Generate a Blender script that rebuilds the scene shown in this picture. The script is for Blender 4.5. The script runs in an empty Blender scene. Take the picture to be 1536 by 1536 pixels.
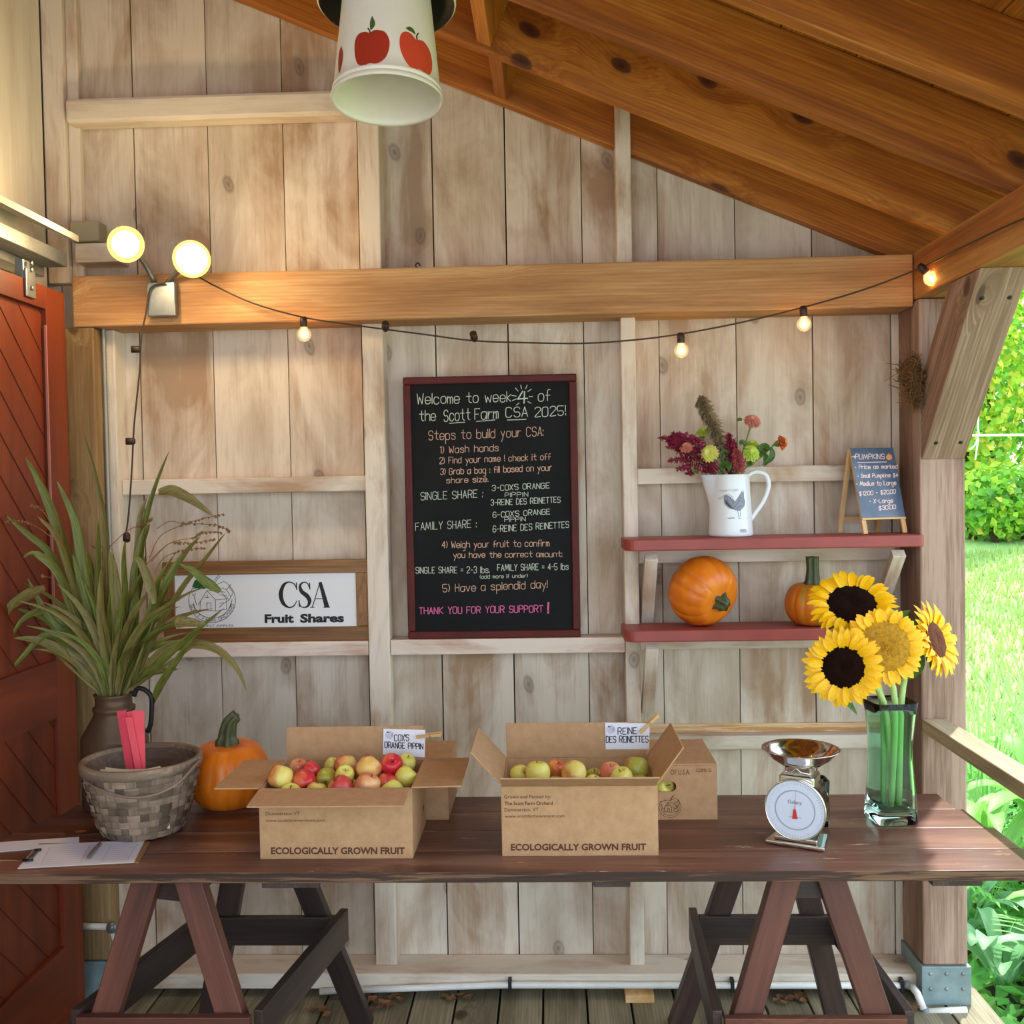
import bpy, math, random
from mathutils import Vector, Matrix
from mathutils.geometry import tessellate_polygon

# ------------------------------------------------------------------ camera, sky, sun, exposure
SC = bpy.context.scene
COL = SC.collection
PI = math.pi
rnd = random.Random(7)

CAM = Vector((0.0, -3.55, 1.70))
FPX = 1536.0
ROT = (Matrix.Rotation(math.radians(2.2), 3, 'Z') @ Matrix.Rotation(math.radians(88.4), 3, 'X')
       @ Matrix.Rotation(math.radians(-1.05), 3, 'Z'))
cam_data = bpy.data.cameras.new('camera')
cam_data.sensor_width = 36.0
cam_data.lens = 36.0
cam_data.clip_start = 0.05
cam = bpy.data.objects.new('camera', cam_data)
cam.location = CAM
cam.rotation_euler = ROT.to_euler()
COL.objects.link(cam)
SC.camera = cam

world = bpy.data.worlds.new('sky')
SC.world = world
world.use_nodes = True
bg = world.node_tree.nodes['Background']
bg.inputs[0].default_value = (0.74, 0.87, 1.0, 1)
bg.inputs[1].default_value = 1.6

sun_data = bpy.data.lights.new('sun', 'SUN')
sun_data.energy = 3.0
sun_data.angle = math.radians(1.5)
sun_data.color = (1.0, 0.95, 0.85)
sun = bpy.data.objects.new('sun', sun_data)
sun.rotation_euler = Vector((0.30, 0.50, 0.81)).to_track_quat('Z', 'Y').to_euler()
COL.objects.link(sun)

SC.view_settings.view_transform = 'Standard'
SC.view_settings.look = 'None'
SC.view_settings.exposure = 1.15
SC.view_settings.gamma = 1.0
SC.view_settings.use_curve_mapping = False
SC.cycles.use_denoising = True
SC.cycles.max_bounces = 10
SC.cycles.diffuse_bounces = 5
SC.cycles.transmission_bounces = 10
SC.cycles.transparent_max_bounces = 12
SC.cycles.sample_clamp_indirect = 6.0

# ------------------------------------------------------------------ helpers
def ray(px, py):
    return ROT @ Vector(((px - 768) / FPX, -(py - 768) / FPX, -1.0))
def W(px, py, Y):
    d = ray(px, py); return CAM + d * ((Y - CAM.y) / d.y)
def Wz(px, py, Z):
    d = ray(px, py); return CAM + d * ((Z - CAM.z) / d.z)
def Wx(px, py, X):
    d = ray(px, py); return CAM + d * ((X - CAM.x) / d.x)
def Wp(px, py, o, n):
    d = ray(px, py); return CAM + d * ((o - CAM).dot(n) / d.dot(n))

def lin(c):
    return tuple(((x / 255) / 12.92 if x / 255 <= 0.04045 else ((x / 255 + 0.055) / 1.055) ** 2.4) for x in c) + (1,)

WL = {}
class MB:
    """collects shapes, then links them as ONE mesh object"""
    def __init__(s, seed=0):
        s.v = []; s.f = []; s.m = []; s.s = []; s.g = []; s.M = None
    def add(s, verts, faces, mat=0, smooth=False, gc=None):
        b = len(s.v)
        for i, p in enumerate(verts):
            p = Vector(p)
            s.g.append(Vector(gc[i]) if gc else p.copy())
            s.v.append(s.M @ p if s.M else p)
        for f in faces:
            s.f.append([b + k for k in f]); s.m.append(mat); s.s.append(smooth)
    def hexa(s, P, mat=0, L=0, smooth=False):
        # P: 8 corners, index bits x=1 y=2 z=4 ; L = grain axis
        F = [(0, 2, 3, 1), (4, 5, 7, 6), (0, 1, 5, 4), (2, 6, 7, 3), (0, 4, 6, 2), (1, 3, 7, 5)]
        P = [Vector(p) for p in P]
        ax = [(P[1] - P[0]).length, (P[2] - P[0]).length, (P[4] - P[0]).length]
        o = [rnd.uniform(-9, 9) for _ in range(3)]
        order = [L, (L + 1) % 3, (L + 2) % 3]
        g = []
        for i in range(8):
            c = [ax[k] if i >> k & 1 else 0 for k in range(3)]
            g.append((c[order[0]] + o[0], c[order[1]] + o[1], c[order[2]] + o[2]))
        s.add(P, F, mat, smooth, g)
    def box(s, lo, hi, mat=0):
        P = [(hi[0] if i & 1 else lo[0], hi[1] if i & 2 else lo[1], hi[2] if i & 4 else lo[2]) for i in range(8)]
        d = [hi[k] - lo[k] for k in range(3)]
        s.hexa(P, mat, d.index(max(d)))
    def beam(s, p0, p1, w, h, up=(0, 0, 1), mat=0):
        p0 = Vector(p0); p1 = Vector(p1); d = (p1 - p0).normalized()
        sd = d.cross(Vector(up)).normalized(); u = sd.cross(d)
        P = []
        for i in range(8):
            P.append((p1 if i & 1 else p0) + sd * (w / 2 if i & 2 else -w / 2) + u * (h / 2 if i & 4 else -h / 2))
        s.hexa(P, mat, 0)
    def tube(s, pts, r, n=8, mat=0, cap=True, smooth=True, ribs=0, rd=0.0):
        pts = [Vector(p) for p in pts]
        if not hasattr(r, '__len__'): r = [r] * len(pts)
        vs = []; fs = []; ref = None
        for i, p in enumerate(pts):
            t = (pts[min(i + 1, len(pts) - 1)] - pts[max(i - 1, 0)]).normalized()
            if ref is None:
                ref = Vector((0, 0, 1)) if abs(t.z) < 0.9 else Vector((1, 0, 0))
            a = (ref - t * ref.dot(t)).normalized(); b = t.cross(a); ref = a
            for k in range(n):
                th = 2 * PI * k / n
                rr = r[i] * (1 + rd * math.cos(ribs * th)) if ribs else r[i]
                vs.append(p + (a * math.cos(th) + b * math.sin(th)) * rr)
        for i in range(len(pts) - 1):
            for k in range(n):
                k2 = (k + 1) % n
                fs.append((i * n + k, i * n + k2, (i + 1) * n + k2, (i + 1) * n + k))
        if cap:
            fs.append(tuple(range(n))[::-1]); fs.append(tuple((len(pts) - 1) * n + k for k in range(n)))
        s.add(vs, fs, mat, smooth)
    def lathe(s, prof, c=(0, 0, 0), n=32, mat=0, smooth=True, fn=None, close=False):
        c = Vector(c); vs = []; fs = []
        m = len(prof)
        for (r, z) in prof:
            for k in range(n):
                th = 2 * PI * k / n
                rr = r * (fn(th, z) if fn else 1)
                vs.append(c + Vector((rr * math.cos(th), rr * math.sin(th), z)))
        for i in range(m - 1 + (1 if close else 0)):
            j = (i + 1) % m
            for k in range(n):
                k2 = (k + 1) % n
                fs.append((i * n + k, i * n + k2, j * n + k2, j * n + k))
        if not close:
            if prof[0][0] > 1e-5: pass
        s.add(vs, fs, mat, smooth)
    def disc(s, c, nrm, r, n=24, mat=0):
        nrm = Vector(nrm).normalized(); c = Vector(c)
        a = nrm.orthogonal().normalized(); b = nrm.cross(a)
        s.add([c + (a * math.cos(2 * PI * k / n) + b * math.sin(2 * PI * k / n)) * r for k in range(n)], [tuple(range(n))], mat)
    def prism(s, poly, d, mat=0, smooth=False):
        poly = [Vector(p) for p in poly]; d = Vector(d); n = len(poly)
        fs = [tuple(range(n))[::-1], tuple(range(n, 2 * n))]
        for k in range(n):
            k2 = (k + 1) % n
            fs.append((k, k2, n + k2, n + k))
        s.add(poly + [p + d for p in poly], fs, mat, smooth)
    def sheet(s, poly, mat=0):
        poly = [Vector(p) for p in poly]
        s.add(poly, [tuple(t) for t in tessellate_polygon([poly])], mat)
    def ball(s, c, r, nu=16, nv=10, mat=0, jit=0, sc=(1, 1, 1)):
        c = Vector(c); vs = []; fs = []
        for i in range(nv + 1):
            ph = PI * i / nv
            for k in range(nu):
                th = 2 * PI * k / nu
                q = r * (1 + (rnd.uniform(-jit, jit) if jit else 0))
                vs.append(c + Vector((q * sc[0] * math.sin(ph) * math.cos(th), q * sc[1] * math.sin(ph) * math.sin(th), q * sc[2] * math.cos(ph))))
        for i in range(nv):
            for k in range(nu):
                k2 = (k + 1) % nu
                fs.append((i * nu + k, (i + 1) * nu + k, (i + 1) * nu + k2, i * nu + k2))
        s.add(vs, fs, mat, True)
    def blade(s, pts, width, nrm, fold=0.25, mat=0, prof=None):
        """grass blade / leaf along a path: V-folded strip"""
        pts = [Vector(p) for p in pts]; n = len(pts); nrm = Vector(nrm)
        vs = []; fs = []; g = []
        o = rnd.uniform(-9, 9)
        for i, p in enumerate(pts):
            t = (pts[min(i + 1, n - 1)] - pts[max(i - 1, 0)]).normalized()
            sd = t.cross(nrm)
            sd = sd.normalized() if sd.length > 1e-6 else Vector((1, 0, 0))
            up = sd.cross(t)
            f = i / (n - 1)
            w = width * (prof(f) if prof else min(1, 0.45 + 2.2 * f) * (1 - f ** 2.2) ** 0.8)
            w = max(w, 0.0004)
            vs += [p - sd * w / 2 + up * w * fold, p, p + sd * w / 2 + up * w * fold]
            g += [(f + o, -w + o, 0), (f + o, o, 0), (f + o, w + o, 0)]
        for i in range(n - 1):
            a = i * 3
            fs += [(a, a + 1, a + 4, a + 3), (a + 1, a + 2, a + 5, a + 4)]
        s.add(vs, fs, mat, True, g)
    def line(s, pts, w, nrm, mat=0):
        """flat ribbon lying on a surface whose normal is nrm"""
        nrm = Vector(nrm)
        for a, b in zip(pts[:-1], pts[1:]):
            d = b - a
            if d.length < 1e-7: continue
            d.normalize(); sd = d.cross(nrm).normalized() * (w / 2); e = d * (w * 0.35)
            s.nl = (getattr(s, 'nl', 0) + 1) % 60
            lift = nrm * (s.nl * 6e-6); a = a + lift; b = b + lift
            s.add([a - e - sd, b + e - sd, b + e + sd, a - e + sd], [(0, 1, 2, 3)], mat)
    def build(s, name, mats, parent=None, bevel=0.0, kind=None, loc=None, seg=2, fixn=True):
        if not isinstance(mats, (list, tuple)): mats = [mats]
        me = bpy.data.meshes.new(name)
        if parent is not None:
            base = WL[parent.name]
        elif loc is not None:
            base = Vector(loc)
        else:
            xs = [p.x for p in s.v]; ys = [p.y for p in s.v]; zs = [p.z for p in s.v]
            base = Vector(((min(xs) + max(xs)) / 2, (min(ys) + max(ys)) / 2, min(zs)))
        me.from_pydata([p - base for p in s.v], [], s.f)
        for m in mats: me.materials.append(m)
        me.polygons.foreach_set('material_index', s.m)
        me.polygons.foreach_set('use_smooth', s.s)
        at = me.attributes.new('gc', 'FLOAT_VECTOR', 'POINT')
        at.data.foreach_set('vector', [c for g in s.g for c in g])
        me.update()
        o = bpy.data.objects.new(name, me)
        COL.objects.link(o)
        if parent is not None: o.parent = parent
        else: o.location = base
        WL[o.name] = base
        if bevel:
            b = o.modifiers.new('edge', 'BEVEL'); b.width = bevel; b.segments = seg; b.limit_method = 'ANGLE'
        if kind: o['kind'] = kind
        return o

def thing(name, label, cat, loc=(0, 0, 0), group=None):
    o = bpy.data.objects.new(name, None)
    o.location = loc; o.empty_display_size = 0.05
    COL.objects.link(o)
    WL[o.name] = Vector(loc)
    return tag(o, label, cat, group)
def tag(o, label, cat, group=None):
    o['label'] = label; o['category'] = cat
    if group: o['group'] = group
    return o
def bez(p0, p1, p2, n=8):
    p0, p1, p2 = Vector(p0), Vector(p1), Vector(p2)
    return [p0 * (1 - t) ** 2 + p1 * 2 * t * (1 - t) + p2 * t * t for t in [i / n for i in range(n + 1)]]
def crom(P, n=4):
    P = [Vector(p) for p in P]; out = []
    for i in range(len(P) - 1):
        a = P[max(i - 1, 0)]; b = P[i]; c = P[i + 1]; d = P[min(i + 2, len(P) - 1)]
        for k in range(n):
            t = k / n
            out.append(0.5 * (2 * b + (c - a) * t + (2 * a - 5 * b + 4 * c - d) * t * t + (3 * b - a - 3 * c + d) * t ** 3))
    out.append(P[-1]); return out

# ------------------------------------------------------------------ materials
def new_mat(name):
    m = bpy.data.materials.new(name); m.use_nodes = True
    nt = m.node_tree; bs = nt.nodes['Principled BSDF']
    return m, nt, bs
def N(nt, t, **kw):
    n = nt.nodes.new(t)
    for k, v in kw.items(): setattr(n, k, v)
    return n
def ramp(nt, src, stops):
    r = N(nt, 'ShaderNodeValToRGB')
    el = r.color_ramp.elements
    while len(el) < len(stops): el.new(0.5)
    for e, (p, c) in zip(el, stops):
        e.position = p; e.color = c if len(c) == 4 else tuple(c) + (1,)
    nt.links.new(src, r.inputs[0]); return r.outputs[0]
def mixc(nt, fac, a, b, mode='MIX'):
    m = N(nt, 'ShaderNodeMix', data_type='RGBA', blend_type=mode)
    for s, v in ((0, fac), (6, a), (7, b)):
        if hasattr(v, 'is_linked'): nt.links.new(v, m.inputs[s])
        else: m.inputs[s].default_value = v
    return m.outputs[2]
def noise(nt, vec, scale, detail=4, rough=0.6, dist=0.0):
    n = N(nt, 'ShaderNodeTexNoise'); n.inputs['Scale'].default_value = scale
    n.inputs['Detail'].default_value = detail; n.inputs['Roughness'].default_value = rough
    n.inputs['Distortion'].default_value = dist
    nt.links.new(vec, n.inputs['Vector']); return n.outputs[0]
def vmul(nt, vec, s):
    m = N(nt, 'ShaderNodeVectorMath', operation='MULTIPLY'); nt.links.new(vec, m.inputs[0]); m.inputs[1].default_value = s
    return m.outputs[0]
def gcoord(nt):
    return N(nt, 'ShaderNodeAttribute', attribute_name='gc').outputs['Vector']
def ocoord(nt):
    return N(nt, 'ShaderNodeTexCoord').outputs['Object']
def bump(nt, bs, h, strength, dist=0.002):
    b = N(nt, 'ShaderNodeBump'); b.inputs['Strength'].default_value = strength; b.inputs['Distance'].default_value = dist
    nt.links.new(h, b.inputs['Height']); nt.links.new(b.outputs[0], bs.inputs['Normal'])
def M(name, c, rough=0.6, metal=0.0, var=0.0, vs=20, **kw):
    m, nt, bs = new_mat(name)
    col = lin(c)
    if var:
        n = noise(nt, ocoord(nt), vs, 5)
        d = tuple(max(0, x * (1 - var)) for x in col[:3]) + (1,); l = tuple(min(1, x * (1 + var)) for x in col[:3]) + (1,)
        nt.links.new(ramp(nt, n, [(0.3, d), (0.7, l)]), bs.inputs['Base Color'])
    else:
        bs.inputs['Base Color'].default_value = col
    bs.inputs['Roughness'].default_value = rough; bs.inputs['Metallic'].default_value = metal
    for k, v in kw.items(): bs.inputs[k.replace('_', ' ')].default_value = v
    return m
def knot_map(nt, g, sc, share, stops):
    """round knots scattered over the faces of a board"""
    sp = N(nt, 'ShaderNodeSeparateXYZ'); nt.links.new(g, sp.inputs[0])
    a = N(nt, 'ShaderNodeMath', operation='ADD'); nt.links.new(sp.outputs[1], a.inputs[0]); nt.links.new(sp.outputs[2], a.inputs[1])
    cb = N(nt, 'ShaderNodeCombineXYZ'); nt.links.new(sp.outputs[0], cb.inputs[0]); nt.links.new(a.outputs[0], cb.inputs[1])
    wn = N(nt, 'ShaderNodeTexNoise'); wn.inputs['Scale'].default_value = 14.0; nt.links.new(g, wn.inputs['Vector'])
    va = N(nt, 'ShaderNodeVectorMath', operation='MULTIPLY_ADD'); nt.links.new(wn.outputs['Color'], va.inputs[0]); va.inputs[1].default_value = (.08, .08, 0)
    nt.links.new(vmul(nt, cb.outputs[0], (sc[0], sc[1], 0)), va.inputs[2])
    vo = N(nt, 'ShaderNodeTexVoronoi', voronoi_dimensions='2D'); vo.inputs['Scale'].default_value = 1.0; nt.links.new(va.outputs[0], vo.inputs['Vector'])
    k = ramp(nt, vo.outputs['Distance'], stops)
    sel = N(nt, 'ShaderNodeSeparateColor'); nt.links.new(vo.outputs['Color'], sel.inputs[0])
    gt = N(nt, 'ShaderNodeMath', operation='LESS_THAN'); nt.links.new(sel.outputs[0], gt.inputs[0]); gt.inputs[1].default_value = share
    kk = N(nt, 'ShaderNodeMath', operation='MULTIPLY'); nt.links.new(k, kk.inputs[0]); nt.links.new(gt.outputs[0], kk.inputs[1])
    return kk.outputs[0]
def wood(name, dark, mid, light, rough=0.65, knots=0.5, knotc=(70, 35, 15), fine=0.5, bstr=0.25, chips=None, ring=True, ringa=0.26):
    """long-grained timber; gc.x runs along the board"""
    m, nt, bs = new_mat(name); g = gcoord(nt)
    if knots:
        kk = knot_map(nt, g, (3.4, 5.6), knots * .36, [(0.0, (1, 1, 1)), (0.1, (.8, .8, .8)), (0.13, (.14, .14, .14)), (0.24, (0, 0, 0))])
        sw = knot_map(nt, g, (3.4, 5.6), knots * .36, [(0.0, (1, 1, 1)), (0.5, (0, 0, 0))])
        cs = N(nt, 'ShaderNodeVectorMath', operation='SCALE'); cs.inputs[0].default_value = (0, .055, .055); nt.links.new(sw, cs.inputs['Scale'])
        ga = N(nt, 'ShaderNodeVectorMath', operation='ADD'); nt.links.new(g, ga.inputs[0]); nt.links.new(cs.outputs[0], ga.inputs[1]); g = ga.outputs[0]
    broad = noise(nt, vmul(nt, g, (0.9, 9, 9)), 1.0, 4, 0.55, 0.6)
    grain = noise(nt, vmul(nt, g, (2.2, 60, 60)), 1.6, 5, 0.65, 0.3)
    fin = noise(nt, vmul(nt, g, (12, 260, 260)), 1.0, 3, 0.6)
    mx = N(nt, 'ShaderNodeMath', operation='MULTIPLY_ADD'); nt.links.new(grain, mx.inputs[0]); mx.inputs[1].default_value = fine
    nt.links.new(broad, mx.inputs[2])
    ad = N(nt, 'ShaderNodeMath', operation='MULTIPLY_ADD'); nt.links.new(fin, ad.inputs[0]); ad.inputs[1].default_value = 0.18
    nt.links.new(mx.outputs[0], ad.inputs[2])
    lo = 0.5 + 0.5 * fine + 0.09 - 0.26
    col = ramp(nt, ad.outputs[0], [(lo, lin(dark)), (lo + 0.22, lin(mid)), (lo + 0.5, lin(light))])
    if ring:
        wv = N(nt, 'ShaderNodeTexWave', wave_type='BANDS', bands_direction='Z')
        wv.inputs['Scale'].default_value = 9.0; wv.inputs['Distortion'].default_value = 7.0
        wv.inputs['Detail'].default_value = 2.0; wv.inputs['Detail Scale'].default_value = 0.7
        nt.links.new(vmul(nt, g, (0.35, 3.0, 3.0)), wv.inputs['Vector'])
        col = mixc(nt, ramp(nt, wv.outputs[1], [(0.3, (0, 0, 0)), (1, (ringa, ringa, ringa))]), col, lin(dark))
    if knots:
        col = mixc(nt, kk, col, lin(knotc))
    if chips:
        cn = noise(nt, vmul(nt, g, (5, 38, 38)), 1.2, 6, 0.7)
        col = mixc(nt, ramp(nt, cn, [(chips[0], (0, 0, 0)), (chips[0] + 0.03, (1, 1, 1))]), col, lin(chips[1]))
    nt.links.new(col, bs.inputs['Base Color']); bs.inputs['Roughness'].default_value = rough
    bump(nt, bs, ad.outputs[0], bstr)
    return m

def whitewash(name, brown, white, lo=0.36, hi=0.62, knots=0.35):
    """thin pinkish limewash over rough boards: cloudy patches, faint grain, dark knots"""
    m, nt, bs = new_mat(name); g = gcoord(nt)
    bl = noise(nt, vmul(nt, g, (2.0, 5.0, 5.0)), 1.0, 5, 0.62, 0.5)
    st = noise(nt, vmul(nt, g, (0.8, 16, 16)), 1.0, 3, 0.5)
    gr = noise(nt, vmul(nt, g, (4.0, 90, 90)), 1.4, 4, 0.6)
    tint = noise(nt, vmul(nt, g, (0.5, 2.2, 2.2)), 1.0, 2, 0.5)
    ma = N(nt, 'ShaderNodeMath', operation='MULTIPLY_ADD'); nt.links.new(gr, ma.inputs[0]); ma.inputs[1].default_value = 0.12
    nt.links.new(bl, ma.inputs[2])
    mb_ = N(nt, 'ShaderNodeMath', operation='MULTIPLY_ADD'); nt.links.new(st, mb_.inputs[0]); mb_.inputs[1].default_value = 0.35
    nt.links.new(ma.outputs[0], mb_.inputs[2])
    f = ramp(nt, mb_.outputs[0], [(lo + 0.235, (0, 0, 0)), (hi + 0.235, (1, 1, 1))])
    col = mixc(nt, f, lin(brown), lin(white))
    col = mixc(nt, ramp(nt, tint, [(0.42, (0, 0, 0)), (0.7, (.5, .5, .5))]), col, lin((204, 196, 180)))
    col = mixc(nt, ramp(nt, gr, [(0.3, (.22, .22, .22)), (0.45, (0, 0, 0))]), col, lin(brown))
    kk = knot_map(nt, g, (4.2, 6.5), knots * .3, [(0.0, (.75, .75, .75)), (0.07, (.4, .4, .4)), (0.1, (.6, .6, .6)), (0.15, (.14, .14, .14)), (0.4, (0, 0, 0))])
    col = mixc(nt, kk, col, lin(tuple(int(.58 * b) for b in brown)))
    nt.links.new(col, bs.inputs['Base Color']); bs.inputs['Roughness'].default_value = 0.8
    bump(nt, bs, ma.outputs[0], 0.25)
    return m

WASH = whitewash('whitewashed board', (164, 134, 106), (218, 205, 188), .35, .60, .5)
WASHT = whitewash('whitewashed stud', (174, 144, 116), (224, 212, 196), 0.32, 0.55, 0.3)
ROOF = wood('roof timber', (122, 64, 14), (166, 96, 24), (204, 134, 50), 0.6, 0.55, (64, 22, 6))
BEAM = wood('rough sawn beam', (148, 102, 60), (184, 134, 84), (208, 164, 112), 0.7, 0.6, (96, 50, 22))
POSTW = wood('weathered post', (110, 82, 66), (144, 114, 96), (174, 146, 128), 0.75, 0.5, (84, 60, 50), 0.6, ringa=.34)
TANW = wood('bare tan wood', (112, 84, 50), (146, 116, 76), (176, 148, 106), 0.75, 0.6, (80, 54, 24))
DECKW = wood('deck board', (84, 78, 60), (122, 114, 90), (156, 146, 120), 0.8, 0.1, (50, 40, 26))
RAILW = wood('grey rail wood', (120, 106, 78), (164, 148, 116), (198, 184, 152), 0.75, 0.1, (80, 60, 40))
TABLEW = wood('worn red brown paint', (72, 42, 32), (110, 70, 56), (150, 110, 92), 0.36, 0.15, (46, 22, 16), 0.4, 0.2, (0.64, (204, 176, 150)))
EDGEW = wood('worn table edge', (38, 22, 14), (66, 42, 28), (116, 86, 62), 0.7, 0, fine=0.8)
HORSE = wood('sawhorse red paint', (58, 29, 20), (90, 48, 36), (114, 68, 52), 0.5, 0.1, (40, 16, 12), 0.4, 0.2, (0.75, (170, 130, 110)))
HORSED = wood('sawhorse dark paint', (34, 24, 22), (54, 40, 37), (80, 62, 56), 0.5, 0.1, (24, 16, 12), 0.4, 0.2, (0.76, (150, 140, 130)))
DOORR = wood('barn red door paint', (86, 29, 8), (110, 40, 11), (130, 54, 19), 0.5, 0, fine=0.3, bstr=0.1)
LITEDGE = M('painted light on red edge', (176, 110, 100), 0.6)  # light on the door stile's inner bevel, put into the colour
WHITEB = wood('white painted siding', (196, 188, 174), (216, 210, 198), (232, 228, 218), 0.6, 0, fine=0.4, bstr=0.1, ring=False)
LEDW = whitewash('whitewashed ledge', (178, 138, 114), (228, 212, 198), 0.32, 0.52, 0.25)
PINE = wood('pale pine', (176, 128, 74), (208, 164, 106), (228, 190, 138), 0.6, 0, fine=0.4, ring=False)
SHELFR = M('barn red shelf paint', (150, 64, 56), 0.45, var=0.12, vs=8)
DARKGAP = M('dark gap', (20, 14, 10), 0.9)
STEEL = M('galvanised steel', (150, 156, 156), 0.4, 0.85, var=0.2, vs=14)
BLUEST = M('blue grey steel plate', (132, 152, 154), 0.5, 0.3, var=0.2, vs=14)
CHROME = M('polished steel', (214, 208, 204), 0.12, 1.0)
BLACK = M('black plastic', (22, 20, 20), 0.5)
BROWNB = M('dark brown socket', (52, 36, 26), 0.5)
PVC = M('white plastic pipe', (222, 222, 216), 0.4, var=0.06)
WHITEP = M('white paper', (228, 228, 238), 0.7)
CREAM = M('cream paper', (222, 206, 176), 0.7)
def card_mat():
    m, nt, bs = new_mat('corrugated cardboard'); o = ocoord(nt)
    n = noise(nt, o, 40, 6, 0.7); n2 = noise(nt, vmul(nt, o, (1, 1, 30)), 30, 2)
    nt.links.new(ramp(nt, n, [(0.25, lin((170, 130, 92))), (0.75, lin((190, 153, 113)))]), bs.inputs['Base Color'])
    bs.inputs['Roughness'].default_value = 0.8; bump(nt, bs, n2, 0.08); return m
CARD = card_mat()
CARDE = M('cardboard edge', (134, 98, 64), 0.9)
INK = M('brown print', (84, 46, 28), 0.8)
INKB = M('black print', (16, 15, 16), 0.6)
def leafmat(name, a, b, trans=0.35, scale=5):
    m, nt, bs = new_mat(name); g = gcoord(nt)
    n = noise(nt, vmul(nt, g, (1.2, 30, 1)), scale, 3)
    col = ramp(nt, n, [(0.3, lin(a)), (0.7, lin(b))])
    nt.links.new(col, bs.inputs['Base Color']); bs.inputs['Roughness'].default_value = 0.5
    if trans:
        tr = N(nt, 'ShaderNodeBsdfTranslucent'); nt.links.new(col, tr.inputs[0])
        mx = N(nt, 'ShaderNodeMixShader'); mx.inputs[0].default_value = trans
        nt.links.new(bs.outputs[0], mx.inputs[1]); nt.links.new(tr.outputs[0], mx.inputs[2])
        nt.links.new(mx.outputs[0], nt.nodes['Material Output'].inputs[0])
    return m
GRASSL = leafmat('long grass leaf', (76, 92, 32), (142, 148, 70), 0.25)
GRASSD = leafmat('olive grass leaf', (96, 92, 42), (156, 142, 82), 0.25)
LEAFG = leafmat('green leaf', (44, 84, 30), (92, 134, 48), 0.25)
HEDGE = [leafmat('vine leaf green', (120, 190, 60), (160, 214, 80), 0.6, 2), leafmat('vine leaf lime', (176, 220, 70), (206, 230, 84), 0.6, 2),
         leafmat('vine leaf yellow', (228, 216, 80), (238, 232, 110), 0.6, 2), leafmat('vine leaf dark', (84, 146, 56), (116, 176, 70), 0.5, 2)]
LAWNB = leafmat('lawn blade', (124, 164, 84), (176, 194, 112), .4, 2)
def emit(name, c, s):
    m, nt, bs = new_mat(name); bs.inputs['Base Color'].default_value = lin(c)
    bs.inputs['Emission Color'].default_value = lin(c); bs.inputs['Emission Strength'].default_value = s; return m
def glass(name, c, rough=0.0, ior=1.48):
    m, nt, bs = new_mat(name); bs.inputs['Base Color'].default_value = lin(c); bs.inputs['Roughness'].default_value = rough
    bs.inputs['Transmission Weight'].default_value = 1.0; bs.inputs['IOR'].default_value = ior; return m
def bulb_glass(name):
    m, nt, bs = new_mat(name)
    tr = N(nt, 'ShaderNodeBsdfTransparent'); gl = N(nt, 'ShaderNodeBsdfGlossy'); gl.inputs['Roughness'].default_value = 0.05
    tr.inputs[0].default_value = (1, .93, .82, 1)
    fr = N(nt, 'ShaderNodeFresnel'); fr.inputs[0].default_value = 1.5
    em = N(nt, 'ShaderNodeEmission'); em.inputs[0].default_value = (1, .72, .36, 1); em.inputs[1].default_value = 1.6
    m0 = N(nt, 'ShaderNodeMixShader'); m0.inputs[0].default_value = .25; nt.links.new(tr.outputs[0], m0.inputs[1]); nt.links.new(em.outputs[0], m0.inputs[2])
    mx = N(nt, 'ShaderNodeMixShader'); nt.links.new(fr.outputs[0], mx.inputs[0]); nt.links.new(m0.outputs[0], mx.inputs[1]); nt.links.new(gl.outputs[0], mx.inputs[2])
    nt.links.new(mx.outputs[0], nt.nodes['Material Output'].inputs[0]); return m

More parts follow.
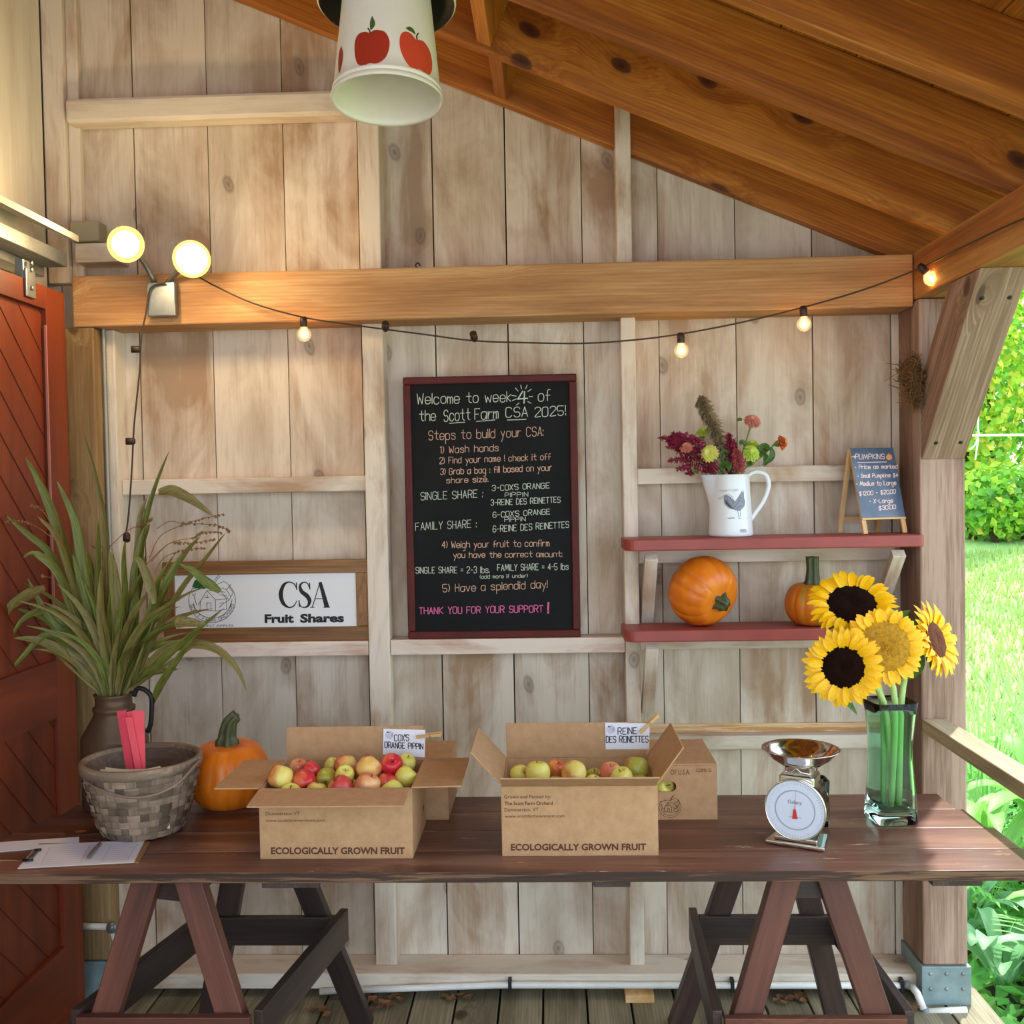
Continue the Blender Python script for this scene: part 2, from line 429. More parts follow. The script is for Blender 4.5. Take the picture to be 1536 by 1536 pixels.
# ------------------------------------------------------------------ lettering
GL = {k: v for k, v in [x.split('=', 1) for x in '''A=03 29 43;15 35|B=03 09 39 48 47 36 06;36 45 44 33 03|C=48 39 19 08 04 13 33 44|D=03 09 29 48 44 23 03|E=43 03 09 49;06 36
F=03 09 49;06 36|G=48 39 19 08 04 13 33 44 46 26|H=03 09;43 49;06 46|I=03 09|K=03 09;49 06 43|L=09 03 43|M=03 19 34 59 63|N=03 09 43 49
O=19 08 04 13 33 44 48 39 19|P=03 09 39 48 47 36 06|R=03 09 39 48 47 36 06;26 43|S=48 39 19 08 07 16 36 45 44 33 13 04|T=09 49;29 23|U=09 04 13 33 44 49
V=09 23 49|W=09 13 27 43 59|X=03 49;09 43|Y=09 26 49;26 23|a=47 17 06 04 13 33 45;47 43|b=09 03;06 17 37 46 44 33 13 04|c=46 37 17 06 04 13 33 44
d=49 43;46 37 17 06 04 13 33 44|e=05 45 46 37 17 06 04 13 33 44|f=39 29 18 13;06 36|g=47 17 06 04 13 33 44;47 41 30 10|h=09 03;06 17 37 46 43|i=07 03;08 09
k=09 03;37 05 33|l=09 03|m=07 03;06 17 26 23;26 37 46 43|n=07 03;06 17 37 46 43|o=17 06 04 13 33 44 46 37 17|p=07 00;06 17 37 46 44 33 13 04|r=07 03;05 17 37
s=46 37 17 06 35 44 33 13 04|t=29 24 33 43;07 47|u=07 04 13 33 44;47 43|v=07 23 47|w=07 13 26 43 57|x=03 47;07 43|y=07 24;47 10|z=07 47 03 43
0=19 08 04 13 33 44 48 39 19|1=18 29 23|2=08 19 39 48 47 03 43|3=08 19 39 48 47 36 26;36 45 44 33 13 04|4=39 05 45;39 33|5=49 09 06 36 45 44 33 13 04|6=48 39 19 07 04 13 33 44 45 36 16 05
!=09 05;04 03|.=03 04|,=14 02|:=06 07;03 04|-=06 36|)=09 17 15 03|(=19 07 05 13|'=09 07|$=48 39 19 08 07 16 36 45 44 33 13 04;22 29|*=15 16;25 26|>=06 46;27 46 25'''.replace('\n', '|').split('|')]}
GL['='] = '05 35;07 37'
CURVY = set('BCDGOPRSUabcdeghmnopsu02356f)(')
def glyph_lines(text):
    out = []; x = 0.0
    for ch in text:
        if ch == ' ': x += 4.2; continue
        mx = 0; st = []
        for s_ in GL[ch].split(';'):
            pts = [(int(t[0]), int(t[1]) - 3) for t in s_.split()]
            mx = max(mx, max(p[0] for p in pts)); st.append(pts)
        for pts in st:
            q = [Vector((p[0] + x, p[1], 0)) for p in pts]
            if ch in CURVY and len(q) > 3: q = crom(q, 3)
            out.append(q)
        x += mx + (1.5 if ch not in '.,\'' else 1.0)
    return out, x - 1.5
def hand(mb, text, x0, y0, x1, y1, cap, proj, nrm, w, mat=0, jit=0.2, slant=0.0):
    """handwriting from pixel (x0,y0) to (x1,y1) on the baseline, cap height in pixels, laid on a surface by proj"""
    ls, tot = glyph_lines(text)
    for q in ls:
        j = (rnd.uniform(-jit, jit), rnd.uniform(-jit, jit))
        P = []
        for p in q:
            f = (p.x + j[0] + slant * p.y) / tot
            P.append(proj(x0 + (x1 - x0) * f, y0 + (y1 - y0) * f - (p.y + j[1]) / 6 * cap))
        mb.line(P, w, nrm, mat)
def type_mesh(text, bold=0.0):
    c = bpy.data.curves.new('t', 'FONT'); c.body = text; c.offset = bold; c.resolution_u = 3
    o = bpy.data.objects.new('t', c); COL.objects.link(o)
    bpy.context.view_layer.update()
    me = bpy.data.meshes.new_from_object(o.evaluated_get(bpy.context.evaluated_depsgraph_get()))
    V = [v.co.copy() for v in me.vertices]; Fc = [tuple(p.vertices) for p in me.polygons]
    bpy.data.objects.remove(o); bpy.data.curves.remove(c); bpy.data.meshes.remove(me)
    return V, Fc
def typed(mb, text, x0, y0, x1, y1, cap, proj, mat=0, bold=0.0):
    V, Fc = type_mesh(text, bold)
    a = min(v.x for v in V); b = max(v.x for v in V)
    V2, _ = type_mesh('H', bold); h = max(v.y for v in V2)
    P = []
    for v in V:
        f = (v.x - a) / (b - a)
        P.append(proj(x0 + (x1 - x0) * f, y0 + (y1 - y0) * f - v.y / h * cap))
    mb.add(P, Fc, mat)
def plane_proj(o, n, off=0.0008):
    o = Vector(o); n = Vector(n).normalized(); oo = o + n * off
    return lambda x, y: Wp(x, y, oo, n)
# ------------------------------------------------------------------ the setting
FZ = -0.03          # deck surface
TZ = 0.76           # table top
def roof_under(x):  # underside of the rafters
    return 3.363 - 0.427 * (x + 1.018)
RD = 0.186          # rafter depth measured plumb
def top_at(x): return roof_under(x) + RD

b = MB()
x = -1.95
while x < 1.40:
    w = 0.139
    b.box((x, -4.6, FZ - 0.035), (min(x + w, 1.42), 0.02, FZ)); x += w + 0.007
b.box((-1.95, -4.6, FZ - 0.16), (1.40, 0.04, FZ - 0.04), 1)  # unseen dark layer, added to stop light leaking through the deck gaps
b.build('floor', [DECKW, DARKGAP], kind='structure', bevel=0.003)

# back wall: vertical boards between the seams read off the wall
seams = [-1.98, -1.700, -1.430, -1.170, -0.907, -0.648, -0.391, -0.1385, 0.1216, 0.380, 0.642, 0.901, 1.1657, 1.34]
b = MB()
for i in range(len(seams) - 1):
    g = rnd.choice((0.0014, 0.0018, 0.003))
    a, c = seams[i] + g, seams[i + 1] - g
    P = []
    for k in range(8):
        X = c if k & 1 else a
        P.append((X, 0.024 if k & 2 else 0.0, (top_at(X) - 0.003) if k & 4 else -0.03))
    b.hexa(P, 0, 2)
P = [((1.34 if k & 1 else -1.98), (0.05 if k & 2 else 0.026), (top_at(1.34 if k & 1 else -1.98) - 0.003 if k & 4 else -0.03)) for k in range(8)]
b.hexa(P, 1, 2)  # unseen dark backing, added so no light leaks between the boards
b.build('wall_back', [WASH, DARKGAP], kind='structure')

tn = [0]
def trim(boxes, m, bevel=0.004):
    tn[0] += 1
    b = MB()
    for lo, hi in boxes: b.box(lo, hi)
    return b.build('trim_%d' % tn[0], m, kind='structure', bevel=bevel)
def pxbox(l, r, t, bt, Yf, Yb=0.0):
    """a board on the wall given by its front face edges"""
    cy = (t + bt) / 2; cx = (l + r) / 2
    return (W(l, cy, Yf).x, Yf, W(cx, bt, Yf).z), (W(r, cy, Yf).x, Yb, W(cx, t, Yf).z)
BY = -0.16
# studs
for (l, r, cy, z0, z1, Yf) in ((538, 570, 300, 2.42, 9, -0.088), (547, 579, 700, 0.048, 2.25, -0.088),
                               (924, 947, 280, 2.42, 9, -0.088), (934, 956, 700, 0.048, 2.25, -0.088),
                               (145, 174, 600, 0.048, 2.25, -0.088)):
    a = W(l, cy, Yf).x; c = W(r, cy, Yf).x
    if z1 == 9: z1 = top_at(c) - 0.01
    trim([((a, Yf, z0), (c, 0, z1))], WASHT)
# boards trimming the left corner above the beam
trim([((W(64, 150, -.05).x, -0.05, 2.42), (W(96, 150, -.05).x, 0, top_at(-1.6) - 0.01))], WASHT)
trim([((W(96, 150, -.05).x + .001, -0.03, 2.42), (W(118, 150, -.03).x, 0, top_at(-1.5) - 0.01))], WASHT)
xl1 = W(547, 700, -.088).x; xr1 = W(579, 700, -.088).x; xl2 = W(934, 700, -.088).x; xr2 = W(956, 700, -.088).x
xl0 = W(174, 600, -.088).x
# girts and ledges
def girt(l, r, t, bt, Yf, m=WASHT):
    lo, hi = pxbox((l), (r), t, bt, Yf)
    return trim([(lo, hi)], m)
lo, hi = pxbox(97, 538, 140, 177, -0.085)
trim([(lo, (W(538, 300, -.088).x - .001, 0, hi[2]))], WASHT, 0.012)
lo, hi = pxbox(162, 550, 717, 740, -0.062); trim([((xl0 + .001, -.062, lo[2]), (xl1 - .001, 0, hi[2]))], WASHT)
lo, hi = pxbox(300, 553, 963, 985, -0.085); LEDL = hi[2]; trim([((xl0 + .001, -.085, lo[2]), (xl1 - .001, 0, hi[2]))], LEDW)
lo, hi = pxbox(583, 936, 958, 981, -0.088); LEDC = hi[2]; trim([((xr1 + .001, -.088, lo[2]), (xl2 - .001, 0, hi[2]))], LEDW)
lo, hi = pxbox(956, 1366, 699, 723, -0.062); trim([((xr2 + .001, -.062, lo[2]), (1.160, 0, hi[2]))], WASHT)
lo, hi = pxbox(985, 1370, 1103, 1124, -0.05); zg = hi[2]; trim([((xr2 + .001, -.05, lo[2]), (1.185, 0, hi[2]))], WASHT)
a = W(1200, 1084, -.004)
trim([((xr2 + .001, -.004, zg + .001), (1.185, 0, a.z))], wood('unpainted strip', (176, 124, 70), (206, 158, 100), (222, 190, 150), 0.7, 0.1, fine=0.9), 0)
# sill
trim([((-1.72, -0.15, -0.004), (1.19, 0, 0.048))], WASHT, 0.006)
trim([((W(112, 380, -.1).x, -.1, W(140, 393, -.1).z), (W(176, 380, -.1).x, 0, W(140, 364, -.1).z))], WASHT)

# left wall: white painted vertical siding
b = MB(); y = -4.6
while y < -0.01:
    w = 0.235
    y2 = min(y + w, -0.052)
    b.box((-1.76, y, -0.03), (-1.725, y2 - 0.003, top_at(-1.74) - 0.02)); y += w
    if y > -0.052: break
b.box((-1.78, -4.6, -0.03), (-1.762, 0, top_at(-1.76) - 0.02), 1)
b.build('wall_left', [WHITEB, DARKGAP], kind='structure', bevel=0.003)

# roof boards
b = MB()
x = -2.05
while x < 1.52:
    x2 = min(x + 0.19, 1.53)
    P = []
    for k in range(8):
        X = (x2 - 0.004) if k & 1 else x
        P.append((X, 0.05 if k & 2 else -4.7, top_at(X) + (0.03 if k & 4 else 0.001)))
    b.hexa(P, 0, 1); x = x2
for k in [0]:
    P = [((1.53 if i & 1 else -2.05), (0.05 if i & 2 else -4.7), top_at(1.53 if i & 1 else -2.05) + (0.05 if i & 4 else 0.032)) for i in range(8)]
    b.hexa(P, 1, 0)
b.build('ceiling', [ROOF, DARKGAP], kind='structure')

# rafters
ords = ['against the back wall', 'second from the back wall', 'third from the back wall', 'fourth from the back wall', 'fifth from the back wall',
        'sixth from the back wall', 'seventh from the back wall', 'eighth from the back wall', 'ninth from the back wall']
RY = [-0.028, -0.42, -0.848, -1.255, -1.66, -2.065, -2.47]
for i, ry in enumerate(RY):
    b = MB()
    x0, x1 = -1.72, 1.50
    hw = 0.023
    P = [((x1 if k & 1 else x0), ry + (hw if k & 2 else -hw), (top_at(x1 if k & 1 else x0) if k & 4 else roof_under(x1 if k & 1 else x0))) for k in range(8)]
    if i == 0: P = [(q[0], min(q[1], -0.002), q[2]) for q in P]
    # birdsmouth over the plate: keep the tail above the plate beam
    b.hexa(P, 0, 0)
    o = b.build('rafter', ROOF, bevel=0.003)
    tag(o, 'sloping orange brown roof rafter ' + (ords[i] if i else 'lying flat ' + ords[i]), 'rafter', 'roof rafters')
# blocking between the rafters, square to the roof
nrm = Vector((0.427, 0, 1)).normalized()
for j, (ya, yb, xx) in enumerate(((-0.825, -0.445, -0.20), (-0.396, -0.052, -0.17))):
    b = MB()
    base = Vector((xx, 0, roof_under(xx) + 0.012))
    P = []
    sl = Vector((1, 0, -0.427)).normalized()
    for k in range(8):
        q = base + sl * (0.045 if k & 1 else 0) + nrm * (0.15 if k & 4 else 0)
        P.append((q.x, yb if k & 2 else ya, q.z))
    b.hexa(P, 0, 1)
    o = b.build('blocking', ROOF, bevel=0.003)
    tag(o, ('short roof block between the wall rafter and the next one', 'short roof block nearer the camera beside the hanging bucket')[1 - j], 'roof block', 'roof blocking')

# timber frame
bx0 = W(108, 450, BY).x
b = MB(); b.box((bx0, BY, 2.25), (1.187, -0.0, 2.42))
tag(b.build('cross_beam', BEAM, bevel=0.006), 'long rough-sawn beam running across the back wall above the chalkboard', 'beam')
b = MB(); b.box((1.19, -2.9, 2.272), (1.345, -0.0, 2.425))
tag(b.build('plate_beam', wood('plate timber', (134, 78, 30), (176, 112, 52), (204, 150, 84), 0.65, 0.6, (96, 50, 22)), bevel=0.005), 'orange timber plate running toward the camera on top of the right post', 'beam')
b = MB(); b.box((1.19, -0.195, 0.10), (1.335, -0.0, 2.27))
post = tag(b.build('corner_post', POSTW, bevel=0.006), 'thick weathered brown timber post at the right end of the wall', 'post')
b = MB(); b.box((1.183, -0.203, FZ), (1.342, -0.0, 0.098))
for q in (0.025, 0.075):
    for xx in (1.21, 1.262, 1.315): b.tube([(xx, -0.201, q), (xx, -0.207, q)], 0.006, 8, 1)
o = b.build('post_base', [BLUEST, STEEL], post, bevel=0.002); o['label'] = 'blue grey steel post base'
px0 = W(99, 600, BY).x; px1 = W(143, 600, BY).x
b = MB(); b.box((px0, BY, 0.10), (px1, 0.0, 2.248))
post2 = tag(b.build('corner_post', TANW, bevel=0.006), 'bare tan timber post beside the red sliding door', 'post')
b = MB(); b.box((px0 - 0.006, BY - 0.006, FZ), (px1 + 0.006, 0.0, 0.098))
o = b.build('post_base', BLUEST, post2, bevel=0.002); o['label'] = 'blue grey steel post base'
# knee brace: from the post face up and toward the camera
b = MB()
A = [(-0.19, 1.75), (-0.61, 2.271), (-0.42, 2.271), (-0.197, 1.995)]
A = [(-0.197, 1.752), (-0.66, 2.271), (-0.43, 2.271), (-0.197, 2.01)]
P = []
lo = [Vector((1.195, y, z)) for y, z in A]
d = Vector((0.137, 0, 0))
vs = lo + [p + d for p in lo]
ax = (lo[1] - lo[0]).normalized()
g = [((p - lo[0]).dot(ax), p.x + 3, (p - lo[0]).cross(ax).length + 2) for p in vs]
b.add(vs, [(3, 2, 1, 0), (4, 5, 6, 7), (0, 1, 5, 4), (1, 2, 6, 5), (2, 3, 7, 6), (3, 0, 4, 7)], 0, False, g)
for q in ((0.10, .03), (0.10, .107), (0.86, .03), (0.86, .107)):
    c = lo[0].lerp(lo[1], q[0]) + Vector((q[1], 0, 0)); n = Vector((0, -(lo[1] - lo[0]).z, (lo[1] - lo[0]).y)).normalized()
    b.tube([c - n * .004, c + n * 0.002], 0.008, 8, 1)
tag(b.build('knee_brace', [POSTW, BLACK], bevel=0.004), 'slanting timber knee brace rising from the right post to the plate', 'brace')

# porch railing
b = MB(); b.box((1.19, -3.4, 0.868), (1.268, -0.198, 0.912))
rl = tag(b.build('porch_railing', RAILW, bevel=0.004), 'grey wooden handrail running toward the camera from the right post', 'railing')

# sliding door (far edge near the back wall)
DX = -1.575
def dpt(px, py): return Wx(px, py, DX)
dY0 = -0.25; dY1 = -1.75
b = MB()
zt = 2.345
t = 0.016
b.box((DX - 0.05, dY1, 0.0), (DX - t, dY0, zt), 0)           # backing
st = 0.125
b.box((DX - t, dY0 - st, 0.0), (DX, dY0, zt), 0)
b.box((DX - t, dY1, 0.0), (DX, dY1 + st, zt), 0)
zr = [(2.345 - 0.15, 2.345), (1.06, 1.27), (0.0, 0.27)]
zr = [(dpt(20, 447).z, zt), (dpt(40, 1098).z, dpt(40, 1006).z), (0.0, dpt(40, 1475).z)]
for z0, z1 in zr: b.box((DX - t, dY1 + st, z0), (DX, dY0 - st, z1), 0)
# diagonal planks in the panels
for (z0, z1) in ((zr[1][1], zr[0][0]), (zr[2][1], zr[1][0])):
    y0, y1 = dY1 + st + .001, dY0 - st - .001
    k = -0.2
    sl = 1.0
    c = y0 - (z1 - z0)
    while c < y1 + (z1 - z0):
        pts = []
        # groove line from (c, z0) going up toward the camera side
        a0 = Vector((DX - t + .0012, c + (z1 - z0) * sl, z0)); a1 = Vector((DX - t + .0012, c, z1))
        # clip in y
        def clip(p, q):
            pp, qq = p.copy(), q.copy()
            if pp.y > y1:
                f = (pp.y - y1) / (pp.y - qq.y) if pp.y != qq.y else 2
                if f > 1: return None
                pp = p.lerp(q, f)
            if qq.y < y0:
                f = (pp.y - y0) / (pp.y - qq.y) if pp.y != qq.y else 2
                if f < 0 or f > 1: return None
                qq = pp.lerp(qq, f)
            if pp.y < y0 or qq.y > y1: return None
            return pp, qq
        r = clip(a0, a1)
        if r: b.beam(r[0], r[1], 0.003, 0.0022, (1, 0, 0), 1)
        c += 0.13
b.beam((DX - 0.003, dY0 - st - 0.002, zr[1][1] + .12), (DX - 0.003, dY0 - st - 0.002, zr[0][0] - .05), 0.005, 0.008, (1, 0, 0), 2)
door = b.build('door_1', [DOORR, M('door groove', (92, 26, 9), 0.7), LITEDGE], kind='structure', bevel=0.003)
b = MB()
yh = dpt(42, 410).y
b.box((DX + 0.001, yh - 0.028, dpt(42, 446).z), (DX + 0.009, yh + 0.028, zt + 0.03))
b.box((DX - 0.03, yh - 0.02, zt), (DX - 0.004, yh + 0.02, zt + 0.06))
for q in (dpt(42, 432).z, dpt(42, 405).z, dpt(42, 395).z): b.tube([(DX + .008, yh, q), (DX + .016, yh, q)], 0.008, 6)
o = b.build('door_hanger', STEEL, door, bevel=0.002)
# track and its hood
b = MB()
b.box((-1.635, -3.2, 2.43), (-1.56, dY0 + .0, 2.475)); b.box((-1.705, -3.2, 2.40), (-1.637, dY0 - .0, 2.50))
o = tag(b.build('door_track', STEEL, bevel=0.003), 'metal sliding door track above the red door', 'track')
b = MB()
P = [((X), (dY0 + .01 if k & 2 else -3.2), Z) for k in range(8) for X, Z in [((-1.525 if k & 1 else -1.724), (2.512 if k & 1 else 2.60) + (0.022 if k & 4 else 0))]]
b.hexa(P, 0, 1)
o = tag(b.build('track_hood', WHITEB, bevel=0.002), 'white painted board sloping over the door track', 'board')
# ------------------------------------------------------------------ table and sawhorses
tab = thing('trestle_table', 'long worn red-brown plank table top resting on two sawhorses', 'table', (-0.17, -0.8, TZ - 0.026))
ys = [-1.10, -0.955, -0.80, -0.645, -0.50]
for i in range(4):
    b = MB()
    b.box((-1.53 + 0.03 * i, ys[i] + 0.0006, TZ - 0.026), (1.185 - 0.02 * i, ys[i + 1] - 0.0006, TZ))
    o = b.build('plank', [TABLEW, EDGEW], tab, bevel=0.0015)
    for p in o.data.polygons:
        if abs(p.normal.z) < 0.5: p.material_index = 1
for (l, r) in ((395, 480), (890, 945), (1395, 1470)):
    b = MB(); a = W(l, 1322, -1.06); c = W(r, 1322, -1.06)
    b.box((a.x, -1.075, TZ - 0.048), (c.x, -0.53, TZ - 0.0265))
    b.build('batten', HORSED, tab, bevel=0.002)

def sawhorse(cxf, cxb, yf, yb, label, flip=False):
    zt = TZ - 0.028
    t = thing('sawhorse', label, 'sawhorse', ((cxf + cxb) / 2, (yf + yb) / 2, FZ), 'sawhorses under the table')
    H = zt - FZ
    b = MB(); b.beam((cxf, yf - 0.0, zt - 0.045), (cxb, yb, zt - 0.045), 0.09, 0.085)
    b.build('top_beam', HORSED, t, bevel=0.003)
    ends = {}
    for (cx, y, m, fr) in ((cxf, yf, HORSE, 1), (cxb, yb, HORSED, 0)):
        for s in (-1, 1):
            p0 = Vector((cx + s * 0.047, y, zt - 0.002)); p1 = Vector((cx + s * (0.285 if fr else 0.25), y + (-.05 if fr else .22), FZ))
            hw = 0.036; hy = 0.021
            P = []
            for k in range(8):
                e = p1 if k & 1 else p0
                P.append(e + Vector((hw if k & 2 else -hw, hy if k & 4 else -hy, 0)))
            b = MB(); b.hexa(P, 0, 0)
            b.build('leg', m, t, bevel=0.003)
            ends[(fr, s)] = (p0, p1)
    def on(fr, s, z):
        p0, p1 = ends[(fr, s)]; return p0.lerp(p1, (zt - z) / H)
    # four rails tie the legs together at one height
    zr_ = .335
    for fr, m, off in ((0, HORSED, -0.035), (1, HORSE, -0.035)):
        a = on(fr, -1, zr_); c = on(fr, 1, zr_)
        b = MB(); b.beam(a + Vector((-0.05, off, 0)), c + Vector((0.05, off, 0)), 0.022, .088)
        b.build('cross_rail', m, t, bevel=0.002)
    for s in (-1, 1):
        a = on(0, s, zr_) + Vector((s * 0.064, -0.02, 0)); c = on(1, s, zr_) + Vector((s * 0.064, -.02, 0))
        b = MB(); b.beam(c, a + (a - c).normalized() * .03, 0.024, 0.10)
        b.build('side_rail', HORSED, t, bevel=0.002)
    return t
xfl = W(246, 1322, -1.02).x; xbl = W(408, 1322, -0.43).x
sawhorse(xfl, xbl, -0.985, -0.535, 'dark red wooden sawhorse holding up the left end of the table')
xfr = W(1216, 1322, -1.02).x; xbr = W(1146, 1322, -0.43).x
sawhorse(xfr, xbr, -0.985, -0.535, 'dark red wooden sawhorse holding up the right end of the table')

# ------------------------------------------------------------------ water pipe along the sill
pp = thing('water_pipe', 'thin white plastic pipe fixed along the bottom of the back wall', 'pipe', (0.2, -0.165, 0.0))
b = MB(); b.tube([W(480, 1487, -.163), W(620, 1482, -.163), W(758, 1477, -.163), W(1030, 1478, -.163), W(1358, 1478, -.163)], 0.011, 10)
b.build('pipe_run', PVC, pp)
b = MB(); b.tube([W(1368, 1480, -.185), W(1376, 1490, -.222), W(1385, 1513, -.236)], 0.012, 10)
b.tube([W(1390, 1518, -.24), W(1450, 1515, -.24)], 0.011, 10)
b.build('pipe_drop', PVC, pp)
for (qx, qy) in ((1362, 1478), (1388, 1517)):
    b = MB(); p = W(qx, qy, -.17 if qy < 1500 else -.238); b.ball(p, 0.0165, 10, 8, 0, 0, (1, 1, .8)); b.build('elbow', M('pipe elbow', (120, 124, 126), .5) if qx == 1362 else bpy.data.materials['pipe elbow'], pp)
for qx in (765, 1098, 1352):
    b = MB(); p = W(qx, 1477, -.163); b.box(p + Vector((-.006, -.014, -.022)), p + Vector((.006, .012, .022))); b.build('clip', BLACK, pp, bevel=.002)
pq = thing('outdoor_tap', 'white pipe stub with a small tap beside the left post', 'tap', W(160, 1450, -.18))
b = MB(); b.tube([W(121, 1389, -.175), W(162, 1390, -.175)], 0.011, 10); b.build('pipe_stub', PVC, pq)
b = MB(); b.ball(W(168, 1391, -.18), 0.02, 10, 8); b.tube([W(168, 1391, -.18), W(168, 1391, -.215)], 0.008, 8); b.build('tap_body', STEEL, pq)
b = MB(); b.tube([W(168, 1398, -.18), W(174, 1420, -.178), W(178, 1455, -.175)], 0.007, 8); b.build('pipe_down', PVC, pq)

b = MB(); a = W(937, 1488, -.15); c = W(980, 1505, -.15); b.box((a.x, -.19, FZ), (c.x, -.06, -.0045))
tag(b.build('wood_block', PINE, bevel=.002), 'small block of yellow wood wedged under the wall sill', 'block')

# fallen leaves
DRY = M('dry leaf', (128, 92, 58), 0.8, var=.3, vs=9)
def dry_leaf(c, r, mesh=None):
    b = MB(); a0 = rnd.uniform(0, 6.28); n = 9
    pts = []
    for k in range(n):
        th = a0 + 2 * PI * k / n
        rr = r * (1 if k % 2 else .6)
        pts.append(Vector(c) + Vector((rr * math.cos(th), rr * math.sin(th), 0.004 + rnd.uniform(0.004, 0.6 * r))))
    ctr = Vector(c) + Vector((0, 0, .003))
    b.add([ctr] + pts, [(0, k + 1, (k + 1) % n + 1) for k in range(n)], 0, True)
    return b.build('dry_leaf', DRY)
for (pts, lab) in (([(545, 1512), (560, 1505), (575, 1508), (588, 1500), (598, 1497), (552, 1518), (603, 1503), (570, 1515), (582, 1512)], 'curled dry brown leaf in the heap on the deck beside the left sawhorse'),
                   ([(668, 1499), (690, 1497), (703, 1500), (678, 1503)], 'dry brown leaf on the deck below the middle of the back wall'),
                   ([(1172, 1499), (1185, 1502), (1200, 1498), (1178, 1508), (1205, 1505), (1165, 1504)], 'dry brown leaf on the deck between the legs of the right sawhorse'),
                   ([(482, 1518), (468, 1520), (440, 1512), (492, 1526)], 'dry yellow-brown leaf on the deck under the left sawhorse brace'),
                   ([(1368, 1518), (1362, 1512)], 'dry brown leaf on the deck beside the white pipe elbow')):
    for q in pts:
        tag(dry_leaf(Wz(q[0], q[1], FZ), rnd.uniform(.018, .032)), lab, 'leaf', lab.replace('curled ', '').replace(' leaf', ' leaves'))

# ------------------------------------------------------------------ chalkboard
CBY = -0.082
tl, tr, br_, bl_ = (604, 566), (865, 560), (872, 955), (611, 958)
X0 = W(608, 760, CBY).x; X1 = W(868, 758, CBY).x; Z0 = LEDC + .0005; Z1 = W(735, 563, CBY).z
cb = thing('chalkboard', 'framed black chalkboard with welcome steps standing on the middle wall ledge', 'chalkboard', ((X0 + X1) / 2, -0.05, Z0))
FR = M('cherry red frame', (80, 24, 17), 0.5, var=.25, vs=12)
FR.node_tree.nodes['Principled BSDF'].inputs['Specular IOR Level'].default_value = .25
b = MB(); fw = 0.026
for lo, hi in (((X0, CBY, Z0), (X1, CBY + .024, Z0 + fw)), ((X0, CBY, Z1 - fw), (X1, CBY + .024, Z1)), ((X0, CBY, Z0 + fw), (X0 + fw, CBY + .024, Z1 - fw)), ((X1 - fw, CBY, Z0 + fw), (X1, CBY + .024, Z1 - fw))):
    b.box(lo, hi)
b.build('frame', FR, cb, bevel=.004)
m, nt, bs = new_mat('slate')
nt.links.new(ramp(nt, noise(nt, ocoord(nt), 3.5, 5), [(.35, lin((15, 16, 17))), (.7, lin((24, 26, 28)))]), bs.inputs['Base Color']); bs.inputs['Roughness'].default_value = .8; bs.inputs['Specular IOR Level'].default_value = .25
SLATE = m
b = MB(); b.box((X0 + fw, CBY + .008, Z0 + fw), (X1 - fw, CBY + .022, Z1 - fw)); slate_board = b.build('board', SLATE, cb)
pj_ = plane_proj((0, CBY + .008, 1.5), (0, -1, 0), .0012)
cp = lambda x, y: pj_(600 + x / 3.746, 550 + y / 3.746)
NY = Vector((0, -1, 0))
CW = M('white chalk', (196, 206, 192), .9); CPk = M('peach chalk', (214, 176, 152), .9); CM = M('pink chalk', (214, 104, 156), .9)
w1 = .0024; w2 = .0019
b = MB()
for a in [('Welcome to week', 97, 212, 622, 195, 57, w1), ('of', 778, 193, 843, 190, 62, w1), ('the', 108, 304, 200, 303, 56, w1), ('Scott', 248, 306, 393, 298, 62, w1), ('Farm', 420, 296, 553, 292, 60, w1),
          ('CSA', 595, 286, 718, 280, 54, w1), ('2025!', 757, 283, 930, 270, 52, w1),
          ('SINGLE SHARE :', 117, 750, 465, 733, 42, w2), ('3-COX\'S ORANGE', 518, 698, 838, 682, 30, w2), ('PIPPIN', 590, 733, 718, 729, 24, .0016), ('3-REINE DES REINETTES', 511, 780, 900, 762, 31, w2),
          ('6-COX\'S ORANGE', 522, 847, 843, 828, 29, w2), ('PIPPIN', 588, 872, 705, 868, 24, .0016), ('FAMILY SHARE :', 88, 920, 428, 902, 42, w2), ('6-REINE DES REINETTES', 522, 930, 948, 903, 34, w2),
          ('SINGLE SHARE = 2-3 lbs.', 88, 1161, 500, 1158, 34, w2), ('FAMILY SHARE = 4-5 lbs', 548, 1146, 946, 1140, 34, w2), ('(add more if under)', 450, 1190, 716, 1184, 20, .0014)]:
    hand(b, *a[:6], cp, NY, a[6], 0)
for q in (((278, 318), (365, 312)), ((430, 308), (533, 299)), ((603, 300), (708, 296))): b.line([cp(*q[0]), cp(*q[1])], w1, NY, 0)
four = [[(690, 138), (662, 182), (716, 178)], [(700, 140), (697, 205)]]
for st in four: b.line([cp(*q) for q in st], .004, NY, 0)
for q in ((648, 120, 664, 137), (678, 104, 683, 124), (714, 104, 706, 124), (738, 126, 718, 140), (628, 162, 652, 165), (745, 168, 726, 168), (632, 190, 656, 180), (718, 196, 736, 206), (655, 216, 668, 204)):
    b.line([cp(q[0], q[1]), cp(q[2], q[3])], w1, NY, 0)
for a in [('Steps to build your CSA:', 162, 412, 805, 388, 50), ('1) Wash hands', 222, 487, 553, 473, 38), ('2) Find your name ! check it off', 222, 545, 845, 522, 34), ('3) Grab a bag : fill based on your', 228, 607, 852, 583, 34),
          ('share size.', 262, 655, 492, 646, 31), ('4) Weigh your fruit to confirm', 237, 1019, 838, 1008, 35), ('you have the correct amount:', 300, 1074, 910, 1068, 32), ('5) Have a splendid day!', 242, 1267, 828, 1242, 42)]:
    hand(b, *a, cp, NY, w2, 1)
hand(b, 'THANK YOU FOR YOUR SUPPORT', 108, 1390, 803, 1378, 36, cp, NY, .0026, 2)
